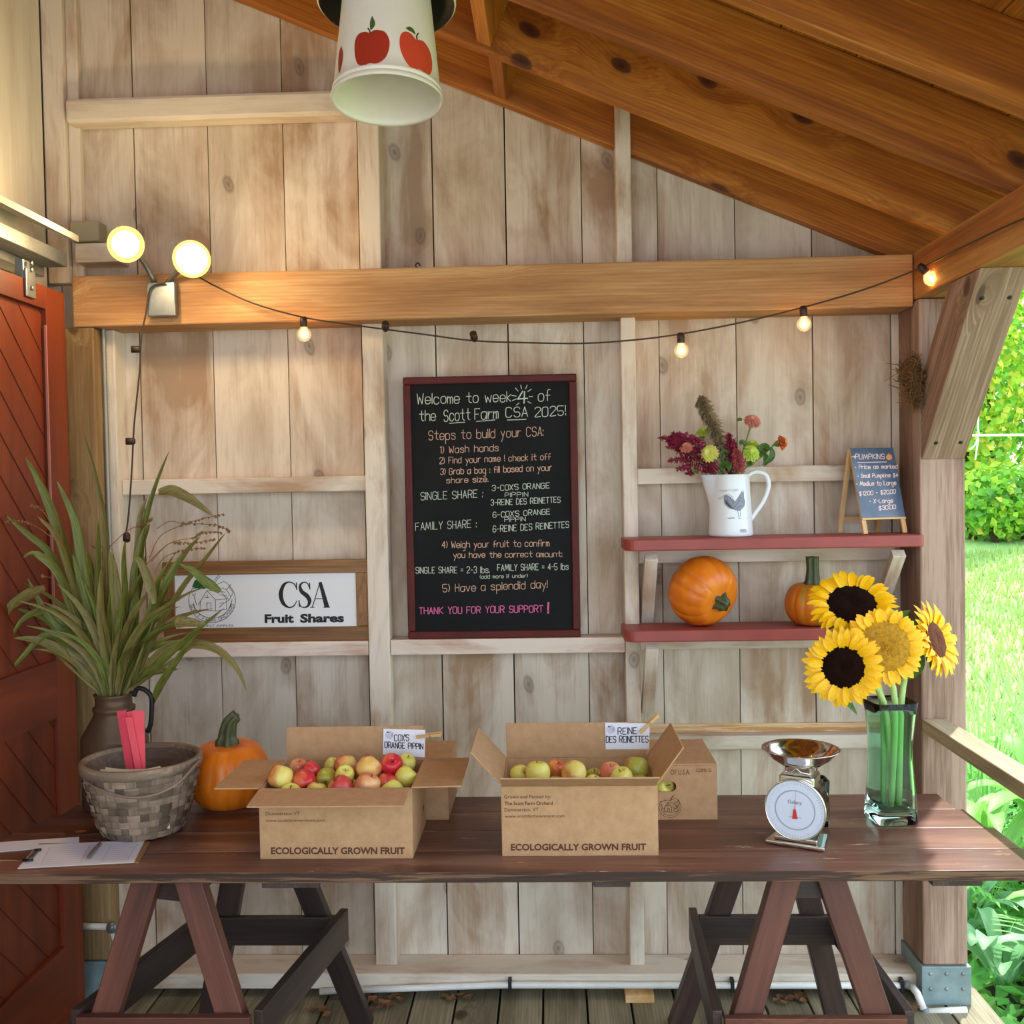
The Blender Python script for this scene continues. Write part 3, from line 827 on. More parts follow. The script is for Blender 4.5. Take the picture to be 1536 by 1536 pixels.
b.line([cp(834, 1326), cp(832, 1366)], .006, NY, 2); b.line([cp(834, 1376), cp(832, 1384)], .006, NY, 2)
b.build('lettering', [CW, CPk, CM], slate_board)

# ------------------------------------------------------------------ painted sign on the left ledge
SY = -0.078
a = W(244, 900, SY).x; c = W(552, 898, SY).x; z0 = LEDL + .0005; z1 = W(420, 841, SY).z
sg = thing('wooden_sign', 'white fruit shares sign in a brown wood frame standing on the left ledge', 'sign', ((a + c) / 2, -.05, z0))
fl = W(262, 900, SY).x; frx = W(534, 898, SY).x; fz0 = W(410, 941, SY).z; fz1 = W(420, 861, SY).z
SWOOD = wood('stained sign frame', (92, 58, 24), (124, 84, 42), (152, 110, 62), .5, .1, fine=.6)
b = MB()
for lo, hi in (((a, SY, z0), (c, SY + .03, fz0)), ((a, SY, fz1), (c, SY + .03, z1)), ((a, SY, fz0), (fl, SY + .03, fz1)), ((frx, SY, fz0), (c, SY + .03, fz1))): b.box(lo, hi)
b.build('frame', SWOOD, sg, bevel=.003)
b = MB(); b.box((fl, SY + .006, fz0), (frx, SY + .02, fz1)); panel = b.build('panel', M('white sign paint', (226, 228, 230), .5), sg)
sp = plane_proj((0, SY + .006, 1), NY, .0008)
s7 = lambda x, y: sp(250 + x / 4.955, 830 + y / 4.955)
b = MB()
def serif(b, P, ws, pr, mat=0):
    """stroke of changing weight: P points, ws widths in pixels of the drawing"""
    L = []; R = []
    n = len(P)
    for i in range(n):
        t = Vector(P[min(i + 1, n - 1)]) - Vector(P[max(i - 1, 0)]); t.normalize()
        s_ = Vector((-t.y, t.x)) * ws[i] / 2; p = Vector(P[i])
        L.append(p + s_); R.append(p - s_)
    for i in range(n - 1):
        b.add([pr(*q) for q in (L[i], L[i + 1], R[i + 1], R[i])], [(0, 1, 2, 3)], mat)
def v2(P, n=5): return [Vector((p.x, p.y)) for p in crom([(q[0], q[1], 0) for q in P], n)]
def wint(ws, P, n=5):
    out = []
    for i in range(len(ws) - 1):
        out += [ws[i] + (ws[i + 1] - ws[i]) * k / n for k in range(n)]
    return out + [ws[-1]]
Cc = [(966, 262), (945, 226), (905, 214), (868, 238), (848, 305), (866, 370), (908, 402), (945, 390), (968, 352)]
Cw = [6, 9, 9, 24, 33, 27, 11, 9, 5]
serif(b, v2(Cc), wint(Cw, Cc), s7); b.add([s7(*q) for q in ((960, 218), (968, 218), (970, 272), (962, 272))], [(0, 1, 2, 3)])
Sc = [(1062, 262), (1048, 226), (1020, 214), (992, 238), (1002, 282), (1042, 316), (1062, 352), (1050, 390), (1018, 402), (992, 388), (984, 352)]
Sw = [5, 8, 8, 17, 29, 33, 29, 16, 8, 8, 5]
serif(b, v2(Sc), wint(Sw, Sc), s7); b.add([s7(*q) for q in ((1058, 218), (1066, 218), (1068, 268), (1060, 268))], [(0, 1, 2, 3)]); b.add([s7(*q) for q in ((980, 348), (988, 348), (990, 400), (982, 400))], [(0, 1, 2, 3)])
serif(b, [(1140, 214), (1192, 402)], [24, 36], s7); serif(b, [(1138, 220), (1082, 402)], [6, 7], s7)
for q in ((1098, 334, 1170, 340), (1066, 398, 1100, 404), (1164, 398, 1214, 404)): b.add([s7(q[0], q[1]), s7(q[2], q[1]), s7(q[2], q[3]), s7(q[0], q[3])], [(0, 1, 2, 3)])
b.build('lettering', INKB, panel); b = MB()
typed(b, 'Fruit', 728, 515, 945, 512, 62, s7, 0, .045); typed(b, 'Shares', 992, 512, 1318, 508, 62, s7, 0, .045)
def logo(b, pr, cx, cy, r, w, nrm, ink=0, leaf=None, text=True, sc=1.0):
    """round orchard emblem: apple outline, farm house, branch, lettering round the rim"""
    circ = lambda rr, a0=0, a1=360, n=48: [pr(cx + rr * math.cos(math.radians(a0 + (a1 - a0) * k / n)), cy + rr * .94 * math.sin(math.radians(a0 + (a1 - a0) * k / n))) for k in range(n + 1)]
    L = lambda *q: b.line([pr(cx + x * r, cy + y * r) for x, y in q], w, nrm, ink)
    b.line(circ(r, -60, 215), w, nrm, ink); b.line(circ(r * .8, 10, 172), w, nrm, ink)
    L(*[(x, y) for x, y in ((.5, -.82), (.3, -.72), (.12, -.66), (-.02, -.6), (-.2, -.66), (-.5, -.62), (-.75, -.5), (-.82, -.55))])
    L((.0, -.6), (.1, -.85), (.3, -1.12)); L((.06, -.6), (.18, -.85), (.36, -1.05))
    L((-.6, .2), (-.22, -.42), (.15, -.02), (.62, -.06)); L((-.22, -.42), (.35, -.42), (.62, -.06)); L((-.5, .05), (-.52, .4), (.15, .45), (.15, -.02)); L((.15, .45), (.62, .38), (.62, -.06)); L((-.22, .42), (-.22, .1), (-.05, .1), (-.05, .43))
    L((-.32, -.12), (-.12, -.12)); L((-.2, -.25), (-.2, -.1)); L((-.66, .2), (-.78, -.2), (-.7, -.3)); L((-.78, -.2), (-.86, -.28))
    L((.3, .3), (.52, .1), (.72, .0), (.9, -.35)); L((.3, .3), (.42, .2)); L((.52, .1), (.3, .12)); L((.72, 0), (.6, -.2), (.3, -.25)); L((.8, -.15), (.62, -.45), (.42, -.55)); L((.9, -.35), (.7, -.6)); L((.62, -.45), (.8, -.7)); L((.55, -.35), (.3, -.4)); L((.85, -.05), (.8, .3))
    if leaf is not None:
        P = [pr(cx + x * r, cy + y * r) for x, y in ((-.86, -.58), (-.75, -.85), (-.5, -.98), (-.25, -.9), (-.02, -.66), (-.3, -.5), (-.6, -.5))]
        b.sheet(P, leaf)
    if text:
        S = 'SCOTT FARM ORCHARD'
        ls, tot = glyph_lines(S)
        for q in ls:
            P = []
            for p in q:
                th = math.radians(168 - 156 * p.x / tot); rr = r * (.975 - .15 * p.y / 6)
                rr = r * (.825 + .14 * (1 - p.y / 6))
                P.append(pr(cx + rr * math.cos(th), cy + rr * .94 * math.sin(th)))
            b.line(P, w * .8, nrm, ink)
b.build('lettering', INKB, panel); b = MB()
logo(b, s7, 338, 350, 174, .0016, NY, 0, 1)
typed(b, 'VERMONT APPLES', 165, 548, 495, 545, 16, s7, 0)
b.build('emblem', [INKB, M('green leaf paint', (22, 92, 36), .5)], panel)

# ------------------------------------------------------------------ red shelves
SH1 = W(1160, 806, -.25).z; SH2 = W(1060, 945, -.25).z
def shelf(z, lab, py0, brk):
    t = thing('wall_shelf', lab, 'shelf', (0.7, -.13, z - .04), 'red shelves on the right of the back wall')
    b = MB(); xa = W(937, py0, -.25).x; xb = 1.183; y0 = -.25; r = .04
    pts = []
    for cx, cy, s0 in ((xa + r, y0 + r, 180), (xb - r * .5 + .005, y0 + r * .5, 270)):
        rr = r if s0 == 180 else r * .5
        for k in range(7):
            th = math.radians(s0 + 90 * k / 6); pts.append((cx + rr * math.cos(th), cy + rr * math.sin(th), z - .038))
    pts += [(xb, -.066, z - .038), (xa, -.066, z - .038)]
    b.prism(pts, (0, 0, .038)); b.build('shelf_board', SHELFR, t, bevel=.004)
    b = MB(); b.box((xr2 + .002, -.066, z - .092), (xb - .03, -.0, z - .0385)); b.build('cleat', WASHT, t, bevel=.002)
    for (l, r_, ty, l2, r2, by) in brk:
        p0 = W((l + r_) / 2, ty, -.212); p1 = W((l2 + r2) / 2, by, -.035)
        xx = (p0.x + p1.x) / 2
        b = MB(); b.beam((xx, -.20, z - .06), (xx, -.022, p1.z), .042, .03, (0, 1, 0.3)); b.build('bracket', WASHT, t, bevel=.002)
shelf(SH1, 'upper red painted shelf holding the white pitcher and price board', 806, ((967, 985, 826, 964, 980, 931), (1330, 1359, 820, 1318, 1340, 905)))
shelf(SH2, 'lower red painted shelf holding two orange pumpkins', 945, ((967, 985, 966, 966, 982, 1066),))

# ------------------------------------------------------------------ pumpkins
def pump_mat(name, a, b_, green=None):
    m, nt, bs = new_mat(name); o = ocoord(nt)
    n = noise(nt, vmul(nt, o, (1, 1, .35)), 22, 5)
    col = ramp(nt, n, [(.3, lin(a)), (.7, lin(b_))])
    if green:
        g = noise(nt, vmul(nt, o, (1, 1, .22)), 16, 4, .6, .4)
        col = mixc(nt, ramp(nt, g, [(.47, (0, 0, 0)), (.62, (1, 1, 1))]), col, lin(green))
    nt.links.new(col, bs.inputs['Base Color']); bs.inputs['Roughness'].default_value = .38
    bump(nt, bs, noise(nt, o, 60, 4), .08); return m
PUM = pump_mat('pumpkin skin', (212, 104, 14), (232, 132, 30)); PUMG = pump_mat('pumpkin skin streaked green', (204, 104, 22), (222, 130, 34), (158, 128, 34))
STEMG = leafmat('pumpkin stem', (46, 56, 30), (86, 92, 52), 0, 20)
def pumpkin(lab, base, R, H, stem, mat, rotm=None, seed=0, squash=1.0):
    """base: centre of the underside"""
    t = thing('pumpkin', lab, 'pumpkin', base, 'orange pumpkins')
    r2 = random.Random(seed); lob = [r2.uniform(.75, 1.3) for _ in range(22)]
    nl = 15
    def fn(th, z):
        k = th / (2 * PI) * nl; i = int(k) % nl; f = k - int(k)
        d = abs(math.sin(PI * k)) ** .34
        return .94 + .06 * d * (.8 + .2 * lob[i % 22])
    prof = []
    n = 22
    for i in range(n + 1):
        ph = PI * i / n
        rr = R * (math.sin(ph) ** .78); z = -math.cos(ph)
        zz = H / 2 * z * (1 if abs(z) < .8 else 1)
        if z > .75: zz -= H * .10 * ((z - .75) / .25) ** 2 * .8
        if z < -.75: zz += H * .06 * ((-z - .75) / .25) ** 2
        prof.append((max(rr, .0005), zz))
    zmin = min(p[1] for p in prof)
    b = MB(); c = Vector(base) + Vector((0, 0, -zmin))
    rm = Matrix.Translation(c) @ (rotm.to_4x4() if rotm else Matrix.Identity(4))
    b.M = rm
    b.lathe(prof, (0, 0, 0), 110, 0, True, fn)
    if rotm:  # settle on the shelf
        lowest = min(v.z for v in b.v); dz = base[2] - lowest
        for v in b.v: v.z += dz
        rm = Matrix.Translation(Vector((0, 0, dz))) @ rm
    b.build('skin', mat, t)
    b = MB(); b.M = rm; top = prof[-1][1]
    b.tube([Vector(q) + Vector((0, 0, top)) for q in stem[0]], stem[1], 20, 0, True, True, 5, .28)
    b.build('stem', STEMG, t)
    return t
pb = W(345, 1213, -.62)
pumpkin('large orange pumpkin with green stem on the table between basket and boxes', (W(343, 1160, -.57).x, -.57, TZ), .120, .212,
        (crom([(0, 0, -.02), (.0, 0, .015), (.004, 0, .045), (.012, 0, .07), (.03, 0, .088)], 4), [.03] * 1 + [.03 - .0008 * k for k in range(4)] + [.022 - .0006 * k for k in range(12)]), PUM, Matrix.Rotation(.06, 3, 'X'), 1)
pumpkin('orange pumpkin tipped on its side on the left of the lower shelf', (W(1055, 900, -.165).x, -.157, SH2), .118, .195,
        ([(0, 0, -.02), (0, 0, .0), (.0, 0, .016), (.004, 0, .03)], [.040, .030, .020, .017]), PUM, Matrix.Rotation(.66, 3, 'Z') @ Matrix.Rotation(1.95, 3, 'X') , 2)
pumpkin('small streaked orange pumpkin with a tall stem behind the sunflowers', (W(1219, 900, -.165).x, -.16, SH2), .09, .155,
        ([(0, 0, -.015), (0, 0, .01), (.0, 0, .05), (-.001, 0, .082), (-.001, 0, .09)], [.03, .02, .016, .017, .018]), PUMG, Matrix.Rotation(.05, 3, 'X'), 3)
# ------------------------------------------------------------------ fruit boxes
BH = 0.177; BD = 0.27; TH = 0.004
def carton_open(lab, x0, x1, y0, z, angs, flapl, split=False):
    """open carton; angs: opening angle of front, back, left, right flap (0 = straight up, 90 = flat out)"""
    t = thing('fruit_box', lab, 'box', ((x0 + x1) / 2, y0 + BD / 2, z), 'cardboard fruit boxes')
    y1 = y0 + BD; zt = z + BH
    b = MB()
    b.box((x0, y0, z), (x1, y0 + TH, zt)); b.box((x0, y1 - TH, z), (x1, y1, zt)); b.box((x0, y0 + TH, z), (x0 + TH, y1 - TH, zt)); b.box((x1 - TH, y0 + TH, z), (x1, y1 - TH, zt)); b.box((x0 + TH, y0 + TH, z), (x1 - TH, y1 - TH, z + TH))
    b.build('box_body', CARD, t, bevel=.0012)
    out = {}
    for nm, p, q, n in (('front', (x0, y0), (x1, y0), (0, -1)), ('back', (x1, y1), (x0, y1), (0, 1)), ('left', (x0, y1), (x0, y0), (-1, 0)), ('right', (x1, y0), (x1, y1), (1, 0))):
        a = math.radians(angs[nm]); Lf = flapl[nm]
        up = Vector((n[0] * math.sin(a), n[1] * math.sin(a), math.cos(a))); nn = Vector((n[0] * math.cos(a), n[1] * math.cos(a), -math.sin(a)))
        P0 = Vector((p[0], p[1], zt + .0005)); P1 = Vector((q[0], q[1], zt + .0005)); e = (P1 - P0).normalized() * .003
        P0 += e; P1 -= e
        b = MB(); th = Vector(nn) * TH
        flare = (P1 - P0).normalized() * (.0)
        P = [P0 - th, P1 - th, P0, P1, P0 - th + up * Lf - flare, P1 - th + up * Lf + flare, P0 + up * Lf - flare, P1 + up * Lf + flare]
        b.hexa(P, 0, 0)
        o = b.build('flap', [CARD, CARDE], t, bevel=.001)
        out[nm] = (P0, P1, up, nn)
    return t, out
ax0, ax1 = -.752, -.363; ay0 = -1.008
box1, f1 = carton_open('open cardboard box of red and yellow apples, left of the two', ax0, ax1, ay0, TZ, dict(front=95, back=2, left=90, right=89), dict(front=.115, back=.095, left=.115, right=.125))
bx0_, bx1_ = -.139, .254; by0 = -.995
box2, f2 = carton_open('open cardboard box of yellow-green apples, right of the two', bx0_, bx1_, by0, TZ, dict(front=64, back=1, left=42, right=36), dict(front=.10, back=.097, left=.115, right=.115))
def body_of(t): return [o for o in t.children if o.name.startswith('box_body')][0]
q1 = plane_proj((0, ay0, 1), NY, .0006); q2 = plane_proj((0, by0, 1), NY, .0006)
c7 = lambda x, y: q1(320 + x / 3.84, 1040 + y / 3.84)
c8 = lambda x, y: q2(690 + x / 3.746, 1040 + y / 3.746)
b = MB()
typed(b, 'ECOLOGICALLY GROWN FRUIT', 332, 925, 1103, 925, 38, c7, 0, .035); typed(b, 'Dummerston,VT', 302, 703, 497, 701, 19, c7); typed(b, 'www.scottfarmvermont.com', 303, 741, 643, 739, 17, c7)
pr = Matrix.Identity(3)
b.build('lettering', INK, body_of(box1))
b = MB(); xr = ax1 + .0007
for (x_, y_, s_) in ((1210, 660, .012), (1208, 690, .006)):
    p = Wx(320 + x_ / 3.84, 1040 + y_ / 3.84, xr)
    b.add([p + Vector((0, s_ * math.cos(k * 1.047), s_ * math.sin(k * 1.047) * .8)) for k in range(6)], [tuple(range(6))])
b.build('red_mark', M('dark red print', (120, 30, 24), .8), body_of(box1))
b = MB()
typed(b, 'ECOLOGICALLY GROWN FRUIT', 286, 882, 1046, 880, 36, c8, 0, .035); typed(b, 'Grown and Packed by:', 247, 591, 511, 589, 19, c8); typed(b, 'The Scott Farm Orchard', 250, 628, 521, 626, 19, c8, 0, .018)
typed(b, 'Dummerston, VT', 250, 664, 441, 662, 19, c8); typed(b, 'www.scottfarmvermont.com', 252, 699, 588, 697, 17, c8)
b.build('lettering', INK, body_of(box2))
def carton_closed(lab, x0, x1, y0, hole, seed):
    z = TZ; zt = z + BH - .026; y1 = y0 + BD
    t = thing('fruit_box', lab, 'box', ((x0 + x1) / 2, y0 + BD / 2, z), 'cardboard fruit boxes')
    b = MB()
    cx = (x0 + x1) / 2; hz = hole; hw = .045; hh = .014
    arc = lambda a0, a1, c: [(c + hh * math.cos(math.radians(a0 + (a1 - a0) * k / 8)), hz + hh * math.sin(math.radians(a0 + (a1 - a0) * k / 8))) for k in range(9)]
    up = [(x0, hz), ] + [(cx - hw, hz)][:0]
    hc = HOLEX.get(seed, cx)
    la = arc(180, 90, hc - hw + hh); ra = arc(90, 0, hc + hw - hh)
    top = [(x0, hz)] + la + ra + [(x1, hz), (x1, zt), (x0, zt)]
    la2 = arc(180, 270, hc - hw + hh); ra2 = arc(270, 360, hc + hw - hh)
    bot = [(x0, hz)] + la2 + ra2 + [(x1, hz), (x1, z), (x0, z)]
    for poly, fl in ((top, 1), (bot, 0)):
        P = [Vector((p[0], y0, p[1])) for p in poly]
        b.sheet(P); b.sheet([p + Vector((0, TH, 0)) for p in P])
    b.box((x0, y1 - TH, z), (x1, y1, zt)); b.box((x0, y0 + .0002, z), (x0 + TH, y1 - TH, zt)); b.box((x1 - TH, y0 + .0002, z), (x1, y1 - TH, zt)); b.box((x0 + TH, y0 + TH, z), (x1 - TH, y1 - TH, z + TH))
    b.build('box_body', CARD, t)
    b = MB(); b.box((x0, y0 - .001, zt + .0005), (x1, y0 + BD * .5 - .002, zt + .005)); b.build('flap', CARD, t, bevel=.001)
    b = MB(); b.box((x0, y0 + BD * .5, zt + .0005), (x1, y1, zt + .005)); b.build('flap', CARD, t, bevel=.001)
    return t
HOLEX = {}
r0 = W(1075, 1190, -.726).x
yb = -.7215; qb = plane_proj((0, yb, 1), NY, .0006)
hz = W(1000, 1180, yb).z; HOLEX[1] = W(990, 1180, yb).x; rx1 = W(1076, 1190, yb).x
box3 = carton_closed('closed cardboard box with a handle hole behind the yellow apple box', rx1 - .392, rx1, yb, hz, 1)
d8 = lambda x, y: qb(690 + x / 3.746, 1040 + y / 3.746)
b = MB(); typed(b, 'OF U.S.A.', 1183, 457, 1292, 456, 28, d8); logo(b, d8, 1180, 640, 62, .0011, NY, 0, None, False)
hand(b, "COX'S O.", 1330, 442, 1410, 440, 17, d8, NY, .0012)
b.build('lettering', INK, body_of(box3))
lx1 = W(673, 1190, -.70).x
box4 = carton_closed('closed cardboard box mostly hidden behind the red apple box', lx1 - .41, lx1, -.71, TZ + .12, 2)

# name cards and clothes pegs on the standing back flaps
def card(lab, fl, corners, px0_, sc, rows, pegpts, peglab):
    P0, P1, up, nn = fl
    o = P0 + Vector((0, -TH - .0015, 0)); n = Vector((0, -1, 0.0))
    t = thing('name_card', lab, 'card', Wp(*corners[3], o, n), 'variety name cards')
    pj1 = lambda x, y: Wp(x, y, o, n); b = MB()
    b.prism([pj1(*c) for c in corners], (0, .0006, 0)); pap = b.build('paper', WHITEP, t)
    pt = lambda x, y: Wp(px0_[0] + x / sc, px0_[1] + y / sc, o + n * .0005, n)
    b = MB()
    for r in rows: hand(b, *r[:6], pt, NY, r[6])
    b.build('lettering', INKB, pap)
    b = MB(); lx, ly = r_logo = rows[0][7]; logo(b, pt, lx, ly, 22, .0006, NY, 0, 0, False)
    b.build('emblem', M('grey blue print', (96, 104, 140), .8) if 'grey blue print' not in bpy.data.materials else bpy.data.materials['grey blue print'], pap)
    a, c = [Wp(q[0], q[1], o + n * .006, n) for q in pegpts]
    g = thing('clothes_peg', peglab, 'clothes peg', a, 'wooden clothes pegs')
    d = (c - a).normalized(); sd = d.cross(n).normalized()
    for s_ in (0, 1):
        b = MB(); off = n * (.004 if s_ == 0 else -.0105)
        b.beam(a + off + n * 0, c + off + n * (.003 if s_ == 0 else -.003), .009, .005, n); b.build('peg_half', PINE, g, bevel=.001)
    b = MB(); m_ = a.lerp(c, .55); b.tube([m_ + n * .008 - sd * .005, m_ + n * .0095, m_ + n * .008 + sd * .005], .0016, 6)
    b.build('spring', STEEL, g)
card('white card reading Cox\'s Orange Pippin on the left box', f1['back'], [(575.2, 1093), (637.8, 1095), (637.2, 1136), (574.2, 1131.6)], (320, 1040), 3.84,
     [("COX'S", 1044, 276, 1126, 273, 36, .0022, (1015, 240)), ('ORANGE PIPPIN', 988, 312, 1208, 322, 32, .0022)], [(624.5, 1105), (662, 1101.5)], 'wooden clothes peg lying flat, holding the left name card')
card('white card reading Reine des Reinettes on the right box', f2['back'], [(907.6, 1084), (974.4, 1085.2), (973.8, 1124), (908.4, 1124)], (690, 1040), 3.746,
     [('REINE', 889, 231, 993, 226, 35, .0022, (848, 203)), ('DES REINETTES', 821, 276, 1057, 274, 34, .0022)], [(959.6, 1099), (987.6, 1072.5)], 'wooden clothes peg slanting up from the right name card')

# ------------------------------------------------------------------ apples
def apple_mat(name, base, blush, lo, hi, russet=None):
    m, nt, bs = new_mat(name); o = ocoord(nt)
    oi = N(nt, 'ShaderNodeObjectInfo')
    ad = N(nt, 'ShaderNodeVectorMath', operation='ADD'); nt.links.new(o, ad.inputs[0])
    sc_ = N(nt, 'ShaderNodeVectorMath', operation='SCALE'); nt.links.new(oi.outputs['Location'], sc_.inputs[0]); sc_.inputs['Scale'].default_value = 3
    nt.links.new(sc_.outputs[0], ad.inputs[1])
    n = noise(nt, ad.outputs[0], 22, 4, .55); n2 = noise(nt, vmul(nt, ad.outputs[0], (1, 1, .25)), 150, 2)
    sx = N(nt, 'ShaderNodeSeparateXYZ'); nt.links.new(o, sx.inputs[0])
    mm = N(nt, 'ShaderNodeMath', operation='MULTIPLY_ADD'); nt.links.new(sx.outputs[0], mm.inputs[0]); mm.inputs[1].default_value = 9.0
    nt.links.new(n, mm.inputs[2])
    m2 = N(nt, 'ShaderNodeMath', operation='MULTIPLY_ADD'); nt.links.new(n2, m2.inputs[0]); m2.inputs[1].default_value = .22; nt.links.new(mm.outputs[0], m2.inputs[2])
    col = ramp(nt, m2.outputs[0], [(lo, lin(base)), (hi, lin(blush))])
    if russet:
        g = noise(nt, ad.outputs[0], 36, 6, .7); col = mixc(nt, ramp(nt, g, [(.5, (0, 0, 0)), (.72, (.7, .7, .7))]), col, lin(russet))
    nt.links.new(col, bs.inputs['Base Color']); bs.inputs['Roughness'].default_value = .33; return m
AM = {'red': apple_mat('apple red', (222, 120, 84), (204, 40, 52), .25, .55), 'pink': apple_mat('apple pink red', (228, 188, 104), (200, 72, 68), .36, .62),
      'blush': apple_mat('apple yellow with blush', (224, 206, 108), (206, 92, 62), .46, .80), 'yellow': apple_mat('apple yellow', (220, 212, 104), (230, 180, 100), .7, 1.1),
      'peach': apple_mat('apple peach', (232, 176, 120), (214, 110, 88), .4, .8), 'green': apple_mat('apple green russet', (170, 168, 66), (176, 104, 60), .7, 1.1, (150, 120, 60)),
      'orange': apple_mat('apple orange red', (228, 172, 84), (214, 96, 56), .3, .7)}
STEM = M('apple stem', (96, 72, 36), .8)
aprof = [(.0005, .60), (.06, .62), (.16, .74), (.30, .86), (.48, .92), (.68, .86), (.86, .66), (.97, .36), (1.0, .06), (.97, -.24), (.88, -.52), (.72, -.74), (.52, -.86), (.34, -.90), (.2, -.86), (.1, -.78), (.0005, -.74)]
def make_apple(c, r, mat, label, group, rot):
    t = thing('apple', label, 'apple', c, group)
    t.rotation_euler = rot
    lob = rnd.uniform(0, 6)
    b = MB(); P = [(p.x, p.y) for p in crom([(q[0] * r, q[1] * r, 0) for q in aprof], 2)]
    b.lathe([(max(p[0], .0003), p[1]) for p in P], c, 28, 0, True, lambda th, z: 1 + .018 * math.cos(5 * th + lob) * (1 - z / r) * .6)
    b.build('skin', mat, t)
    b = MB(); b.tube([Vector(c) + Vector((0, 0, r * .56)), Vector(c) + Vector((r * .03, 0, r * .8)), Vector(c) + Vector((r * .1, 0, r * 1.0))], [r * .035, r * .035, r * .055], 6)
    b.build('stem', STEM, t)
    b = MB(); b.lathe([(r * .13, -.84 * r), (r * .07, -.80 * r), (r * .03, -.76 * r)], c, 8, 0, True); b.build('calyx', STEM, t)
    return t
# (pixel x, y, radius, depth, skin, which way the stem end points (x tilt, z turn), label)
A1 = [(422, 1167, 18.5, -.93, 'blush', (.5, 0, 2.6), 'yellow apple flushed orange at the left end of the left box'),
      (448, 1153, 14.5, -.83, 'peach', (.2, 0, 0.5), 'peach pink apple at the back left of the left box'),
      (466, 1156, 14, -.86, 'red', (-.6, .6, 2.2), 'dark red apple with a yellow side behind the bright pink-red apple'),
      (454, 1173, 18, -.925, 'red', (2.2, .3, .6), 'bright pink-red apple near the left of the left box'),
      (485.5, 1169, 16, -.905, 'green', (1.9, 0, 0), 'russet green apple showing its hollow next to the bright pink-red apple'),
      (499, 1149, 12.5, -.80, 'yellow', (.4, .3, 1), 'small yellow-green apple against the back flap of the left box'),
      (518, 1150.5, 17.5, -.835, 'pink', (.3, .3, 2.5), 'russet orange apple topping the middle of the left box'),
      (512.6, 1164, 14.5, -.905, 'yellow', (-.5, .2, 4), 'pale lime apple in the middle of the left box'),
      (512, 1182, 18.5, -.955, 'pink', (.55, -.45, -.6), 'pink-red apple with a sunken stem at the front of the left box'),
      (554, 1152.5, 19, -.875, 'pink', (.75, .25, 1.8), 'large pink and yellow apple with its stem hollow facing out'),
      (554, 1178, 19, -.945, 'peach', (.35, -.3, 2.3), 'large peach-pink apple at the front below the stem-hollow apple'),
      (588, 1151.5, 17.5, -.855, 'red', (.6, .4, -.2), 'bright red apple below the name card in the left box'),
      (608, 1146, 14.5, -.80, 'yellow', (.4, 0, 1), 'pale yellow apple at the back right under the name card'),
      (617.5, 1169, 16.5, -.895, 'yellow', (.7, .4, 1.5), 'pale yellow apple with a green end at the right end of the left box'),
      (592, 1172, 15.5, -.90, 'red', (.2, .2, 1.3), 'red apple wedged between two pale yellow apples'),
      (589, 1186, 17, -.955, 'yellow', (2.5, .2, 1.5), 'smooth cream yellow apple at the front right of the left box'),
      (438, 1190, 17, -.958, 'yellow', (.25, 0, .2), 'yellow apple just showing over the front flap at the left'),
      (474, 1190, 16, -.957, 'blush', (.3, 0, 2.4), 'yellow and red apple just showing over the front flap beside the sunken-stem apple')]
A2 = [(779, 1161, 13.8, -.885, 'yellow', (.8, .9, .4), 'yellow-green apple at the left end of the right box'),
      (808, 1161, 18.5, -.915, 'yellow', (.1, 0, 3.0), 'round yellow apple second from the left in the right box'),
      (833, 1155, 14.5, -.845, 'orange', (.3, .3, .2), 'orange-red apple at the back of the right box'),
      (861, 1162, 19, -.91, 'blush', (.8, .15, 2.9), 'yellow apple with a red cheek and stem facing out in the right box'),
      (891, 1165, 12, -.85, 'green', (.3, 0, 0), 'small brownish apple lying low in the middle of the right box'),
      (889, 1175, 13, -.925, 'yellow', (.2, .2, .5), 'small yellow apple low in front of the brownish apple'),
      (916, 1160, 16, -.89, 'peach', (-.3, 0, 3.3), 'peach yellow apple right of the middle in the right box'),
      (934, 1168, 17, -.935, 'yellow', (-.2, .2, 3.1), 'plain yellow apple at the front right of the right box'),
      (954, 1154, 19, -.86, 'green', (.35, -.1, 3.1), 'large green apple with a short stem at the right end of the box'),
      (956, 1174, 13, -.92, 'green', (.2, 0, 3), 'shaded green apple low under the large green apple'),
      (833, 1175, 12, -.915, 'green', (.2, 0, 3), 'dark green apple low between the yellow and the red-cheeked apples')]
